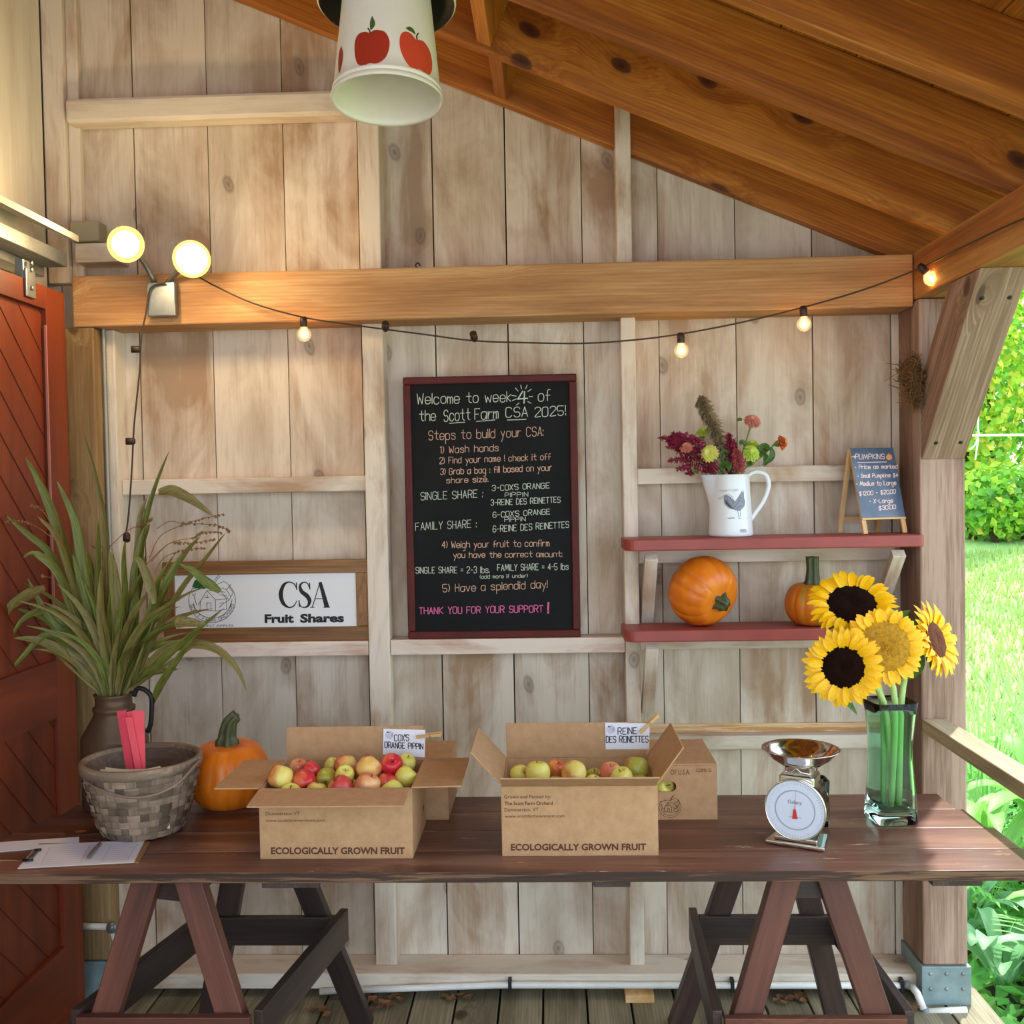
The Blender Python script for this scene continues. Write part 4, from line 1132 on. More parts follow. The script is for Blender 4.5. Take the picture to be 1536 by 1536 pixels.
# every apple: where the photo shows it, then nudged until none of them overlap and all lie inside their box
for lst, grp, (xa, xb, y0), low, keys in ((A1, 'apples in the left fruit box', (ax0, ax1, ay0), 'apple half buried under the top layer of the left fruit box', ('pink', 'blush', 'yellow')),
                                          (A2, 'apples in the right fruit box', (bx0_, bx1_, by0), 'apple half buried under the top layer of the right fruit box', ('yellow', 'green', 'yellow'))):
    bodies = []
    for (px, py, pr_, Y, mk, rot, lab) in lst:
        c = W(px, py, Y); bodies.append([c, pr_ * (Y - CAM.y) / FPX, mk, rot, lab, grp, .35])
    for i in range(5):
        for j in range(3):
            c = Vector((xa + .045 + (xb - xa - .09) * i / 4, y0 + .05 + .083 * j, TZ + .105))
            bodies.append([c, .031, keys[(i + j) % 3], (rnd.uniform(-.5, .5), rnd.uniform(-.5, .5), rnd.uniform(0, 6)), low, low.replace('apple half', 'apples half'), 1.0])
    for it in range(160):
        for a_ in range(len(bodies)):
            for b_ in range(a_ + 1, len(bodies)):
                A_, B_ = bodies[a_], bodies[b_]; d = B_[0] - A_[0]; ov = (A_[1] + B_[1]) * 1.012 - d.length
                if ov > 0:
                    d.normalize(); tot = A_[6] + B_[6]
                    for Q, s_ in ((A_, -1), (B_, 1)):
                        m_ = d * s_ * ov * .6 * Q[6] / tot
                        if Q[6] < 1: m_ = Vector((m_.x * .6, m_.y * 1.5, m_.z * .5))
                        Q[0] += m_
        for Q in bodies:
            r = Q[1] * 1.03 + TH
            Q[0].x = min(max(Q[0].x, xa + r), xb - r); Q[0].y = min(max(Q[0].y, y0 + r), y0 + BD - r)
            if Q[6] == 1: Q[0].z = max(Q[0].z, TZ + .04)
    for c, r, mk, rot, lab, g_, _w in bodies: make_apple(c, r, AM[mk], lab, g_, rot)
c = W(994, 1181, -.682); make_apple(c, .032, AM['yellow'], 'yellow apple seen through the handle hole of the closed box', 'apple in the closed box', (1.1, .2, .5))

# ------------------------------------------------------------------ kitchen scale
sc = W(1190, 1262, -.93)
ks = thing('kitchen_scale', 'polished steel dial scale with a round weighing bowl', 'scale', (sc.x, -.93, TZ))
KR = Matrix.Rotation(-.46, 4, 'Z')
KT = Matrix.Translation(Vector((W(1199, 1262, -.9).x, -.90, TZ))) @ KR
def kb(): b = MB(); b.M = KT; return b
b = kb(); b.prism([(-.075, -.055, 0.002), (.075, -.055, .002), (.062, .055, .002), (-.062, .055, .002)], (0, 0, .010)); b.prism([(-.055, -.045, .012), (.055, -.045, .012), (.045, .04, .012), (-.045, .04, .012)], (0, 0, .012)); b.build('base', CHROME, ks, bevel=.003)
zc = .095; R = .077
b = kb()
n = 40
ring = []
b.M = KT @ Matrix.Translation((0, 0, zc)) @ Matrix.Rotation(PI / 2, 4, 'X')
b.lathe([(R * .965, .0445), (R, .047), (R * 1.02, .043), (R * 1.0, .036), (R * .97, -.02), (R * .9, -.03), (.001, -.031)], (0, 0, 0), 48)
b.build('housing', CHROME, ks)
b = kb(); b.M = KT @ Matrix.Translation((0, 0, zc)) @ Matrix.Rotation(PI / 2, 4, 'X'); b.disc((0, 0, .0435), (0, 0, 1), R * .966, 48); face = b.build('dial_face', M('dial white', (206, 214, 230), .4), ks)
b = kb(); yf = -.0441
for k in range(60):
    th = 2 * PI * k / 60; l = .006 if k % 5 == 0 else .003
    b.line([Vector((math.sin(th) * R * .9, yf, zc + math.cos(th) * R * .9)), Vector((math.sin(th) * (R * .9 - l), yf, zc + math.cos(th) * (R * .9 - l)))], .0007, (0, -1, 0))
for rr in (.66, .635):
    b.line([Vector((math.sin(2 * PI * k / 60) * R * rr, yf, zc + math.cos(2 * PI * k / 60) * R * rr)) for k in range(61)], .0008, (0, -1, 0))
V, Fc = type_mesh('Galaxy', .01); xa = min(v.x for v in V); xb = max(v.x for v in V); s_ = .036 / (xb - xa)
b.add([((v.x - (xa + xb) / 2) * s_, yf, zc + .016 + v.y * s_) for v in V], Fc)
b.line([Vector((-.016, yf, zc - .018)), Vector((.016, yf, zc - .018))], .0008, (0, -1, 0))
b.build('dial_print', M('dial print', (110, 116, 140), .6), face)
b = kb(); b.sheet([(-.0008, yf - .002, zc), (.0008, yf - .002, zc), (.0035, yf - .002, zc + .058)]); b.sheet([(-.003, yf - .002, zc), (.003, yf - .002, zc), (.007, yf - .002, zc - .022), (-.007, yf - .002, zc - .022)]); b.M = KT @ Matrix.Translation((0, yf - .003, zc)); b.ball((0, 0, 0), .0035, 10, 6)
b.build('needle', M('red needle', (200, 44, 44), .4), face)
b = kb(); b.box((-.045, -.03, zc + R - .022), (.045, .05, zc + R + .006)); b.build('top_housing', CHROME, ks, bevel=.006)
b = kb(); b.box((-.034, -.022, zc + R + .006), (.034, .03, zc + R + .012)); b.box((-.036, -.02, zc + R + .012), (-.031, .03, zc + R + .030)); b.box((.031, -.02, zc + R + .012), (.036, .03, zc + R + .030)); b.tube([(-.03, -.024, zc + R + .012), (-.01, -.026, zc + R + .016), (.0, -.026, zc + R + .026), (.012, -.026, zc + R + .016), (.036, -.024, zc + R + .014)], .0025, 8); b.build('bowl_bracket', CHROME, ks, bevel=.001)
b = kb(); zb = zc + R + .024
P = [(.001, 0), (.03, .0005), (.055, .008), (.08, .026), (.094, .043), (.0985, .0455), (.0985, .047), (.093, .0455), (.079, .029), (.054, .011), (.03, .0035), (.001, .003)]
b.lathe([(p[0], p[1] + zb) for p in P], (.004, .006, 0), 56); b.build('bowl', CHROME, ks)
b = kb(); b.prism([(.04, -.048, .0245), (.0455, -.04, .0245), (.052, .03, .016), (.048, .03, .018)][:0] or [(.066, -.05, .0123), (.073, -.05, .0123), (.061, .05, .0123), (.052, .05, .0123)], (0, 0, .0006)); b.build('foot_plate', M('painted light on foot', (176, 200, 206), .4), ks)  # pale tone: light on the foot's side plate, painted in

# ------------------------------------------------------------------ glass vases
GG = glass('green tinted glass', (200, 241, 222), 0.0, 1.3)
def sq_loft(b, secs, c, n=32, pw=5.0):
    """rounded square sections (half width, z) lofted"""
    vs = []; fs = []
    for h, z in secs:
        for k in range(n):
            th = 2 * PI * k / n; cx, sx = math.cos(th), math.sin(th)
            rr = h / ((abs(cx) ** pw + abs(sx) ** pw) ** (1 / pw))
            vs.append((c[0] + rr * cx, c[1] + rr * sx, c[2] + z))
    for i in range(len(secs) - 1):
        for k in range(n):
            k2 = (k + 1) % n
            fs.append((i * n + k, i * n + k2, (i + 1) * n + k2, (i + 1) * n + k))
    fs.append(tuple(range(n))[::-1]); fs.append(tuple((len(secs) - 1) * n + k for k in range(n)))
    b.add(vs, fs, 0, True)
VY = -.735
vc = W(1337, 1228, VY); vc = Vector((W(1336, 1200, VY).x, VY, TZ))
VH = W(1335, 1050, VY).z - TZ
vs_ = thing('glass_vase', 'tall square green glass vase holding sunflowers', 'vase', vc)
b = MB(); b.M = Matrix.Translation(vc) @ Matrix.Rotation(.10, 4, 'Z') @ Matrix.Translation(-vc)
out = [(.050, .001), (.058, .004), (.0585, .02), (.055, .08), (.0495, VH * .5), (.051, VH * .7), (.056, VH * .9), (.0605, VH)]
inn = [(.0588, VH + .0005), (.0524, VH * .9), (.0465, VH * .7), (.045, VH * .5), (.049, .09), (.050, .045), (.044, .036), (.002, .034)]
sq_loft(b, out + inn, vc, 40, 6)
b.build('glass_body', GG, vs_)
wl = Vector((0, 0, 0))
sv = Vector((W(1219, 1200, -.76).x, -.765, TZ))
v2_ = thing('glass_vase', 'small green glass vase half hidden behind the scale', 'vase', sv)
b = MB(); out = [(.030, .001), (.0375, .004), (.038, .02), (.037, .09), (.039, .125)]; inn = [(.0355, .125), (.0335, .09), (.0335, .03), (.028, .022), (.002, .021)]
sq_loft(b, out + inn, sv, 36, 6); b.build('glass_body', GG, v2_)

# ------------------------------------------------------------------ sunflowers
PET = leafmat('sunflower petal', (248, 186, 2), (255, 216, 16), .25, 4)
SEED = M('sunflower dark seeds', (26, 10, 6), 1.0, var=.4, vs=90, Specular_IOR_Level=.1)
SEEDY = M('sunflower pollen disc', (170, 124, 14), .9, var=.35, vs=110)
SUNST = M('sunflower stem', (170, 200, 122), .5, var=.15, vs=14)
SUNLF = LEAFG
def sunflower(lab, hx, hy, hY, nrm_, Rd, Rp, disc, ring, base, ctrl, leaves, tip=None):
    h = W(hx, hy, hY); n = Vector(nrm_).normalized()
    t = thing('sunflower', lab, 'sunflower', base, 'sunflowers in the tall vase')
    b = MB()
    b.tube(crom([base, ctrl, ctrl.lerp(h - n * .06, .6) + Vector((0, 0, .006)), h - n * .028], 4), [.0085] * 9 + [.009, .010, .012, .016], 10); b.build('stem', SUNST, t)
    a = n.orthogonal().normalized(); a2 = n.cross(a)
    b = MB()   # seed head: dome of florets
    nr = 12
    vs = []; fs = []
    for i in range(nr + 1):
        f = i / nr; rr = Rd * f
        for k in range(40):
            th = 2 * PI * k / 40; hh = .012 * (1 - f ** 2.5) - (.006 * math.exp(-(f / .35) ** 2)) + rnd.uniform(-.0012, .0012)
            vs.append(h + (a * math.cos(th) + a2 * math.sin(th)) * (rr + .0004) + n * hh)
    for i in range(nr):
        for k in range(40):
            k2 = (k + 1) % 40; fs.append((i * 40 + k, (i + 1) * 40 + k, (i + 1) * 40 + k2, i * 40 + k2))
    b.add(vs, fs, 0, True)
    if ring:
        for _ in range(120):
            th = rnd.uniform(0, 6.28); f = Rd * rnd.uniform(.0, .5) ** .8; p = h + (a * math.cos(th) + a2 * math.sin(th)) * f + n * .011
            b.add([p, p + a * .003, p + a2 * .003, p + n * .004], [(0, 1, 3), (1, 2, 3), (2, 0, 3)], 1)
    b.build('seed_disc', [disc, M('pollen', (214, 170, 40), .9)] if ring else [disc], t)
    b = MB()
    for lay, (cnt, l0, lift) in enumerate(((22, 1.0, .10), (22, .92, .34), (14, .8, .6))):
        for k in range(cnt):
            th = 2 * PI * (k + .5 * lay) / cnt + rnd.uniform(-.06, .06)
            e = a * math.cos(th) + a2 * math.sin(th); L = (Rp - Rd * .9) * l0 * rnd.uniform(.88, 1.14)
            lf = lift + rnd.uniform(-.15, .15)
            p0 = h + e * Rd * .92 + n * (-.004 + .003 * lay); p1 = p0 + e * L * .55 + n * L * lf * .6; p2 = p0 + e * L + n * L * (lf * .5 - rnd.uniform(0, .18))
            b.blade(bez(p0, p1, p2, 6), .0225 * rnd.uniform(.85, 1.15), n + e * .05, .14, 0, lambda f: (.55 + 1.15 * f) * (1 - f ** 2.1))
    b.build('petal_ring', PET, t)
    b = MB()
    for k in range(16):
        th = 2 * PI * k / 16 + rnd.uniform(-.1, .1); e = a * math.cos(th) + a2 * math.sin(th); L = Rp * rnd.uniform(.5, .75)
        p0 = h - n * .022 + e * Rd * .3
        b.blade(bez(p0, p0 + e * L * .6 - n * .0, p0 + e * L - n * .02 * rnd.uniform(-.5, 1), 5), .026, n, .1)
    b.lathe([(.012, -.035), (Rd * .6, -.024), (Rd * .98, -.004)], (0, 0, 0), 24) if False else None
    b.build('sepals', LEAFG, t)
    for (p0, p1, p2, w) in leaves:
        b = MB(); b.blade(bez(W(*p0), W(*p1), W(*p2), 8), w, (-.2, -.9, .4), .2, 0, lambda f: 1.3 * (f + .12) ** .5 * (1 - f) ** .75); b.build('leaf', LEAFG, t)
    return t
zb = TZ + .040
V0 = vc
sunflower('dark-centred sunflower at the top left of the tall vase', 1278, 906, -.745, (-.10, -.66, .74), .068, .118, SEED, 0, (V0.x - .018, VY + .012, zb), Vector((V0.x - .022, VY + .0, TZ + VH)), [((1262, 960, -.76), (1270, 975, -.77), (1283, 1005, -.775), .03)])
sunflower('big sunflower with a broad yellow-green centre in the middle of the bunch', 1327, 970, -.84, (.02, -.96, .18), .070, .104, SEEDY, 1, (V0.x - .004, VY - .012, zb), Vector((V0.x + .004, VY - .03, TZ + VH)), [])
sunflower('dark-centred sunflower at the lower left of the bunch', 1265, 1001, -.885, (-.22, -.95, -.02), .056, .104, SEED, 0, (V0.x + .012, VY + .012, zb), Vector((V0.x - .026, VY - .03, TZ + VH)), [((1262, 1035, -.83), (1268, 1050, -.84), (1286, 1072, -.84), .03)])
sunflower('sunflower turned away to the right over the post', 1404, 960, -.755, (.66, -.62, .30), .052, .105, M('sunflower brown centre', (96, 44, 14), .9, var=.4, vs=90), 0, (V0.x + .02, VY - .004, zb), Vector((V0.x + .03, VY - .005, TZ + VH)),
          [((1352, 985, -.74), (1340, 925, -.74), (1366, 915, -.75), .05), ((1375, 975, -.745), (1385, 1005, -.75), (1360, 1020, -.75), .05), ((1395, 985, -.74), (1405, 1000, -.75), (1412, 1003, -.76), .025), ((1352, 950, -.73), (1372, 930, -.74), (1385, 945, -.75), .05)])

# ------------------------------------------------------------------ white pitcher and its flowers
PY = -.15
pc = Vector((W(1096, 800, PY).x, PY, SH1))
ph = W(1095, 712, PY).z - SH1; s45 = (PY - CAM.y) / FPX
pit = thing('pitcher', 'white enamel pitcher with a rooster drawing on the upper shelf', 'pitcher', pc)
EN = M('white enamel', (226, 230, 234), .18)
rb, rt = 33 * s45, 28 * s45
prad = lambda z: rb + (rt - rb) * min(max(z / ph, 0), 1)
b = MB()
prof = [(.001, .002), (rb - .006, .001), (rb - .001, .004), (rb, .010)] + [(prad(ph * k / 8), ph * k / 8) for k in range(1, 8)] + [(rt, ph - .003), (rt + .001, ph), (rt - .0015, ph + .001), (rt - .003, ph - .003)] + [(prad(ph * k / 8) - .003, ph * k / 8) for k in range(7, 0, -1)] + [(rb - .004, .006), (.001, .006)]
def spout(th, z):
    d = abs((th - PI + PI) % (2 * PI) - PI) if False else abs(((th - PI) + PI) % (2 * PI) - PI)
    k = max(0, 1 - d / .55); f = max(0, (z / ph - .45) / .55)
    return 1 + .6 * (k ** 1.4) * (f ** 1.3)
b.lathe(prof, pc, 64, 0, True, spout); jug = b.build('jug_body', EN, pit)
b = MB(); hp = [W(1118, 716, PY), W(1132, 708, PY), W(1148, 712, PY), W(1153, 728, PY), W(1146, 750, PY), W(1134, 768, PY), W(1126, 780, PY)]
b.tube(crom(hp, 5), .0075, 10); b.build('handle', EN, pit)
def cyl_proj(c, radf, off=.0007):
    def f(px, py):
        d = ray(px, py); o = CAM - c; z = 0.1; tt = None
        for _ in range(4):
            r = radf(z) + off
            A = d.x ** 2 + d.y ** 2; B = o.x * d.x + o.y * d.y; Cq = o.x ** 2 + o.y ** 2 - r * r
            D = max(B * B - A * Cq, 0); tt = (-B - math.sqrt(D)) / A; z = o.z + d.z * tt
        return CAM + d * tt
    return f
cpit = cyl_proj(pc, prad)
e2 = lambda x, y: cpit(980 + x / 6.4, 580 + y / 6.4)
def painted(b, P, mat, proj, off=.0006, n=6):
    cx = sum(p[0] for p in P) / len(P); cy = sum(p[1] for p in P) / len(P)
    P = [(p.x, p.y) for p in crom([(q[0], q[1], 0) for q in P + P[:1]], 3)][:-1]
    m_ = len(P); vs = [proj(cx, cy)]; fs = []
    for i in range(1, n + 1):
        for p in P: vs.append(proj(cx + (p[0] - cx) * i / n, cy + (p[1] - cy) * i / n))
    for k in range(m_): fs.append((0, 1 + k, 1 + (k + 1) % m_))
    for i in range(n - 1):
        for k in range(m_):
            k2 = (k + 1) % m_; fs.append((1 + i * m_ + k, 1 + (i + 1) * m_ + k, 1 + (i + 1) * m_ + k2, 1 + i * m_ + k2))
    b.add(vs, fs, mat, True)
b = MB(); wv = .0011
cp2 = cyl_proj(pc, prad, .0004); e3 = lambda x, y: cp2(980 + x / 6.4, 580 + y / 6.4)
L = lambda *q: b.line([e2(*p) for p in q], wv, NY)
GI = M('grey ink', (62, 66, 78), .6); GP = M('pale grey ink', (138, 146, 160), .6)
painted(b, [(676, 1050), (700, 1040), (740, 1058), (768, 1095), (776, 1140), (800, 1125), (815, 1090), (826, 1050), (846, 1016), (866, 1016), (868, 1060), (878, 1105), (870, 1150), (832, 1188), (795, 1184), (765, 1176), (725, 1160), (690, 1125), (682, 1085)], 1, e3)
painted(b, [(684, 1085), (704, 1095), (735, 1140), (768, 1172), (730, 1158), (694, 1122)], 0, e2)
L((620, 1075), (650, 1060), (672, 1055)); L((635, 1085), (672, 1062)); L((670, 1045), (720, 1032), (760, 1060), (775, 1110)); L((680, 1060), (680, 1120), (720, 1165), (765, 1175)); L((690, 1050), (735, 1060), (770, 1130)); L((690, 1080), (700, 1120), (745, 1150)); L((705, 1062), (722, 1110), (765, 1150)); L((720, 1120), (760, 1165))
L((765, 1175), (795, 1135), (815, 1110), (825, 1050), (845, 1015), (865, 1012)); L((865, 1012), (868, 1060), (878, 1110), (870, 1150), (830, 1190), (790, 1185), (765, 1175)); L((848, 1010), (852, 998), (862, 1005), (870, 998)); L((810, 1190), (815, 1215), (818, 1250)); L((835, 1190), (838, 1215), (830, 1255)); L((800, 1160), (840, 1140)); L((800, 1175), (850, 1150)); L((830, 1060), (860, 1080)); L((825, 1090), (865, 1110))
b.build('rooster_drawing', [GI, GP], jug); b = MB()
L((710, 1262), (760, 1258), (830, 1264), (905, 1262)); L((720, 1266), (780, 1262)); b.build('ground_line', GI, jug); b = MB()
for x_ in range(0, 60, 12): L((830 + x_, 1385), (838 + x_, 1370), (846 + x_, 1392), (834 + x_, 1398))
bl = MB(); hand(bl, 'Farm Fresh', 640, 1012, 815, 1004, 26, e2, NY, .0006); bl.build('lettering', M('pale brown ink', (150, 132, 116), .6), jug)
b.build('clover_mark', GI, jug)

ZC = M('coral zinnia', (208, 132, 112), .6, var=.3, vs=60); ZO = M('orange zinnia', (230, 132, 74), .6, var=.15, vs=40); ZL = M('lime zinnia', (176, 198, 70), .6, var=.15, vs=40); ZY = M('yellow lime zinnia', (212, 212, 100), .6, var=.12, vs=40)
FST = M('flower stem', (104, 128, 58), .6)
mouth = pc + Vector((0, 0, ph - .01))
def fstem(t, h, w=.0028, m=FST, bend=(0, 0, 0)):
    base = Vector((pc.x + rnd.uniform(-.02, .02), PY + rnd.uniform(-.015, .015), SH1 + .012))
    mid = mouth + Vector(((h.x - mouth.x) * .25, (h.y - mouth.y) * .3, .0))
    mid.x = max(min(mid.x, pc.x + .03), pc.x - .03)
    b = MB(); b.tube(crom([base, mid, mid.lerp(h, .6) + Vector(bend), h], 5), w, 7); b.build('stem', m, t)
def zinnia(lab, px, py, Y, R_, n, mat, lay=5):
    h = W(px, py, Y); n = Vector(n).normalized(); t = thing('zinnia', lab, 'flower', h, 'flowers in the white pitcher')
    a = n.orthogonal().normalized(); a2 = n.cross(a); b = MB()
    for l in range(lay):
        f = 1 - l / lay; cnt = 7 + int(9 * f)
        for k in range(cnt):
            th = 2 * PI * (k + .5 * (l % 2)) / cnt + rnd.uniform(-.1, .1); e = a * math.cos(th) + a2 * math.sin(th); Lp = R_ * (.35 + .65 * f)
            p0 = h + n * (.004 * l); lift = .2 + .5 * (1 - f)
            b.blade(bez(p0, p0 + e * Lp * .6 + n * Lp * lift, p0 + e * Lp + n * (Lp * lift * .7), 4), R_ * .42, n, .15, 0, lambda f_: (.4 + .9 * f_) * (1 - f_ ** 5) + .12)
    b.ball(h + n * .006, R_ * .25, 8, 6); b.build('petals', mat, t)
    b = MB(); b.lathe([(.002, -.02), (R_ * .35, -.01), (R_ * .42, .0)], (0, 0, 0), 10)
    Mx = n.to_track_quat('Z', 'Y').to_matrix().to_4x4(); b.v = [Mx @ v + h for v in b.v]; b.build('flower_base', FST, t)
    fstem(t, h - n * .018); return t
def vleaf(t, p0, p1, p2, w, mat=LEAFG):
    b = MB(); b.blade(bez(W(*p0), W(*p1), W(*p2), 7), w, (.1, -.8, .5), .2, 0, lambda f: 1.5 * (f + .05) ** .5 * (1 - f) ** .7); b.build('leaf', mat, t)
z = zinnia('coral zinnia standing tallest on the right of the pitcher', 1128, 634, -.15, .030, (.1, -.75, .6), ZC); vleaf(z, (1113, 630, -.15), (1108, 628, -.15), (1107, 632, -.155), .02); vleaf(z, (1117, 668, -.15), (1112, 660, -.15), (1110, 668, -.16), .03)
z = zinnia('orange zinnia facing right at the far right of the pitcher', 1169, 665, -.15, .029, (.85, -.45, .2), ZO); vleaf(z, (1156, 672, -.15), (1163, 690, -.15), (1143, 697, -.15), .03); vleaf(z, (1140, 685, -.16), (1150, 668, -.16), (1156, 675, -.17), .03)
z = zinnia('small coral zinnia in front of the burgundy plume on the left', 1030, 673, -.19, .024, (-.2, -.7, .65), ZC, 4); vleaf(z, (1046, 706, -.18), (1038, 712, -.18), (1040, 700, -.185), .02)
z = zinnia('pale green zinnia standing behind the burgundy plume', 1054, 651, -.13, .024, (-.1, -.5, .8), ZL, 4)
z = zinnia('yellow-lime zinnia facing out at the left of the pitcher mouth', 1065, 681, -.19, .031, (-.35, -.9, .25), ZY); vleaf(z, (1080, 700, -.17), (1095, 690, -.18), (1094, 708, -.19), .038); vleaf(z, (1083, 690, -.16), (1085, 672, -.16), (1092, 680, -.17), .03)
z = zinnia('bright lime zinnia facing out at the right of the pitcher mouth', 1126, 681, -.19, .030, (.25, -.9, .3), ZL); vleaf(z, (1137, 680, -.16), (1150, 665, -.16), (1152, 676, -.17), .045); vleaf(z, (1125, 700, -.16), (1120, 690, -.16), (1130, 698, -.17), .03)
z = zinnia('green zinnia bud behind the bright lime one', 1128, 670, -.14, .026, (.1, -.6, .8), ZL, 4); vleaf(z, (1145, 680, -.14), (1152, 690, -.14), (1146, 700, -.15), .03)
BUR = M('burgundy amaranth', (128, 14, 52), .8, var=.4, vs=70); PKC = M('dusty pink celosia', (176, 78, 82), .8, var=.3, vs=80)
def plume(lab, name, cat, pts, radii, mat, cnt, sz, tufts=()):
    P = crom([W(*p) for p in pts], 8); t = thing(name, lab, cat, P[-1], 'flowers in the white pitcher'); b = MB()
    n = len(P)
    def rad(f): k = f * (len(radii) - 1); i = min(int(k), len(radii) - 2); return radii[i] + (radii[i + 1] - radii[i]) * (k - i)
    for _ in range(cnt):
        f = rnd.random(); i = min(int(f * (n - 1)), n - 2); p = P[i].lerp(P[i + 1], f * (n - 1) - i); d = (P[i + 1] - P[i]).normalized()
        e = Vector((rnd.gauss(0, 1), rnd.gauss(0, 1), rnd.gauss(0, 1))).normalized(); r = rad(f) * rnd.random() ** .5; q = p + e * r
        o = (e + d * .8).normalized(); s_ = sz * rnd.uniform(.6, 1.4); sd = o.orthogonal().normalized() * s_ * .3
        b.add([q - sd, q + sd, q + o * s_, q + o.cross(sd)], [(0, 1, 2), (1, 3, 2), (3, 0, 2)])
    for (a, c) in tufts:
        aa = W(*a); cc = W(*c)
        b.tube(bez(aa, aa.lerp(cc, .5) + Vector((0, 0, .006)), cc, 5), [.009, .008, .006, .0045, .003, .001], 6)
        for _ in range(70):
            f = rnd.random(); p = aa.lerp(cc, f); e = Vector((rnd.gauss(0, 1), rnd.gauss(0, 1), rnd.gauss(0, 1))).normalized(); q = p + e * .009 * (1 - f * .7); sd = e.orthogonal().normalized() * sz * .3
            b.add([q - sd, q + sd, q + e * sz], [(0, 1, 2)])
    b.build('flower_plume', mat, t); fstem(t, P[-1], .003); return t
plume('burgundy amaranth plume sweeping out to the left of the pitcher', 'amaranth', 'flower', [(1004, 660, -.17), (1022, 664, -.165), (1045, 680, -.16), (1068, 704, -.155)], [.006, .028, .046, .045, .02], BUR, 1900, .010,
      [((1015, 662, -.17), (990, 656, -.175)), ((1022, 672, -.17), (1002, 670, -.18)), ((1030, 690, -.165), (1004, 691, -.18)), ((1035, 700, -.165), (1016, 704, -.18)), ((1045, 705, -.165), (1030, 711, -.17)), ((1028, 655, -.16), (1008, 651, -.17)), ((1050, 662, -.16), (1035, 656, -.16))])
plume('upright burgundy amaranth spike in the middle of the pitcher', 'amaranth', 'flower', [(1093, 652, -.15), (1094, 670, -.15), (1096, 690, -.15), (1097, 706, -.15)], [.006, .017, .02, .02], BUR, 800, .009, [((1086, 690, -.15), (1083, 666, -.15)), ((1100, 680, -.15), (1102, 660, -.15))])
plume('dusty pink celosia cluster at the pitcher rim', 'celosia', 'flower', [(1104, 676, -.18), (1107, 690, -.185), (1108, 706, -.18)], [.009, .022, .022], PKC, 800, .007)
plume('brown fountain grass plume leaning left above the pitcher', 'grass_plume', 'grass plume', [(1052, 598, -.15), (1058, 615, -.15), (1070, 640, -.15), (1080, 662, -.15), (1090, 700, -.15)], [.010, .017, .018, .013, .003], M('brown grass plume', (128, 110, 82), .9, var=.3, vs=60), 650, .018)

# ------------------------------------------------------------------ price board on the upper shelf
ang = .30; fd = Vector((math.sin(ang), -math.cos(ang), 0)); sdv = Vector((math.cos(ang), math.sin(ang), 0))
fl_ = W(1297, 799, -.205); top_c = None
Hh = .282
wS = .163
bl0 = Vector((fl_.x - .004, -.205, SH1))                    # foot of the front left leg
half = .075
topl = bl0 - fd * half + Vector((0, 0, Hh))
if topl.y > -.03: topl.y = -.03
t = thing('price_board', 'small blue-grey folding chalk board of pumpkin prices on the upper shelf', 'price board', bl0 + sdv * wS / 2 - fd * half)
up = (topl - bl0).normalized(); nrmB = sdv.cross(up).normalized()
if nrmB.dot(fd) < 0: nrmB = -nrmB
for k in (0, 1):
    a = bl0 + sdv * (.008 + (wS - .016) * k); b = MB(); b.beam(a - up * .0 + up * .003, a + up * (Hh / up.z - .004), .016, .008, nrmB); b.build('front_leg', PINE, t, bevel=.001)
    c = bl0 - fd * 2 * half + sdv * (.008 + (wS - .016) * k); c.z = SH1
    tp = topl + sdv * (.008 + (wS - .016) * k) - fd * .006; u2 = (tp - c).normalized()
    b = MB(); b.beam(c + u2 * .003, tp - u2 * .003, .016, .008, fd); b.build('back_leg', PINE, t, bevel=.001)
cl = bl0 - fd * 2 * half + sdv * .016; cr = bl0 - fd * 2 * half + sdv * (wS - .016); tl_ = topl - fd * .006
b = MB(); q = .17; b.beam(cl.lerp(tl_ + sdv * .016, q), cr.lerp(tl_ + sdv * (wS - .016), q), .006, .014); b.build('back_rail', PINE, t)
b = MB(); z0_ = .19; P0 = bl0 + up * (Hh / up.z * z0_) + nrmB * .0055; P1 = bl0 + up * (Hh / up.z) + nrmB * .0055
b.prism([P0, P0 + sdv * wS, P1 + sdv * wS, P1], -nrmB * .001); 
b.v = [v for v in b.v]
m, nt, bs = new_mat('blue grey slate'); nt.links.new(ramp(nt, noise(nt, ocoord(nt), 9, 4), [(.3, lin((62, 76, 98))), (.75, lin((96, 114, 138)))]), bs.inputs['Base Color']); bs.inputs['Roughness'].default_value = .28
b.build('board', m, t)
b = MB(); b.beam(P0 - up * .004, P0 + sdv * wS - up * .004, .006, .006, nrmB); b.build('bottom_ledge', PINE, t)
pb_ = plane_proj(P0, nrmB, .0009); k8 = lambda x, y: pb_(1230 + x / 8.533, 650 + y / 8.533)
b = MB(); wv = .0022
for r in (('PUMPKINS', 455, 330, 822, 326, 62), ('* Price as marked', 445, 455, 992, 448, 48), ('* Small Pumpkins $4', 478, 568, 995, 558, 46), ('* Medium to Large', 462, 672, 972, 660, 52), ('$12.00 - $20.00', 503, 796, 966, 770, 50), ('* X-Large', 632, 892, 932, 886, 48), ('$30.00', 752, 982, 968, 964, 50)):
    hand(b, *r, k8, nrmB, wv)
b.line([k8(405, 300), k8(450, 300)], wv, nrmB); b.line([k8(436, 288), k8(452, 300), k8(438, 312)], wv, nrmB); b.line([k8(478, 374), k8(850, 366)], wv, nrmB)
b.sheet([k8(885 + 40 * math.cos(k * .4488) * (1 if k % 2 else .94), 304 + 38 * math.sin(k * .4488)) for k in range(14)], 1); b.line([k8(880, 268), k8(884, 252)], wv, nrmB, 1)
b.build('lettering', [M('pale pink chalk pen', (236, 206, 206), .8), M('orange chalk pen', (236, 160, 96), .8)], t)
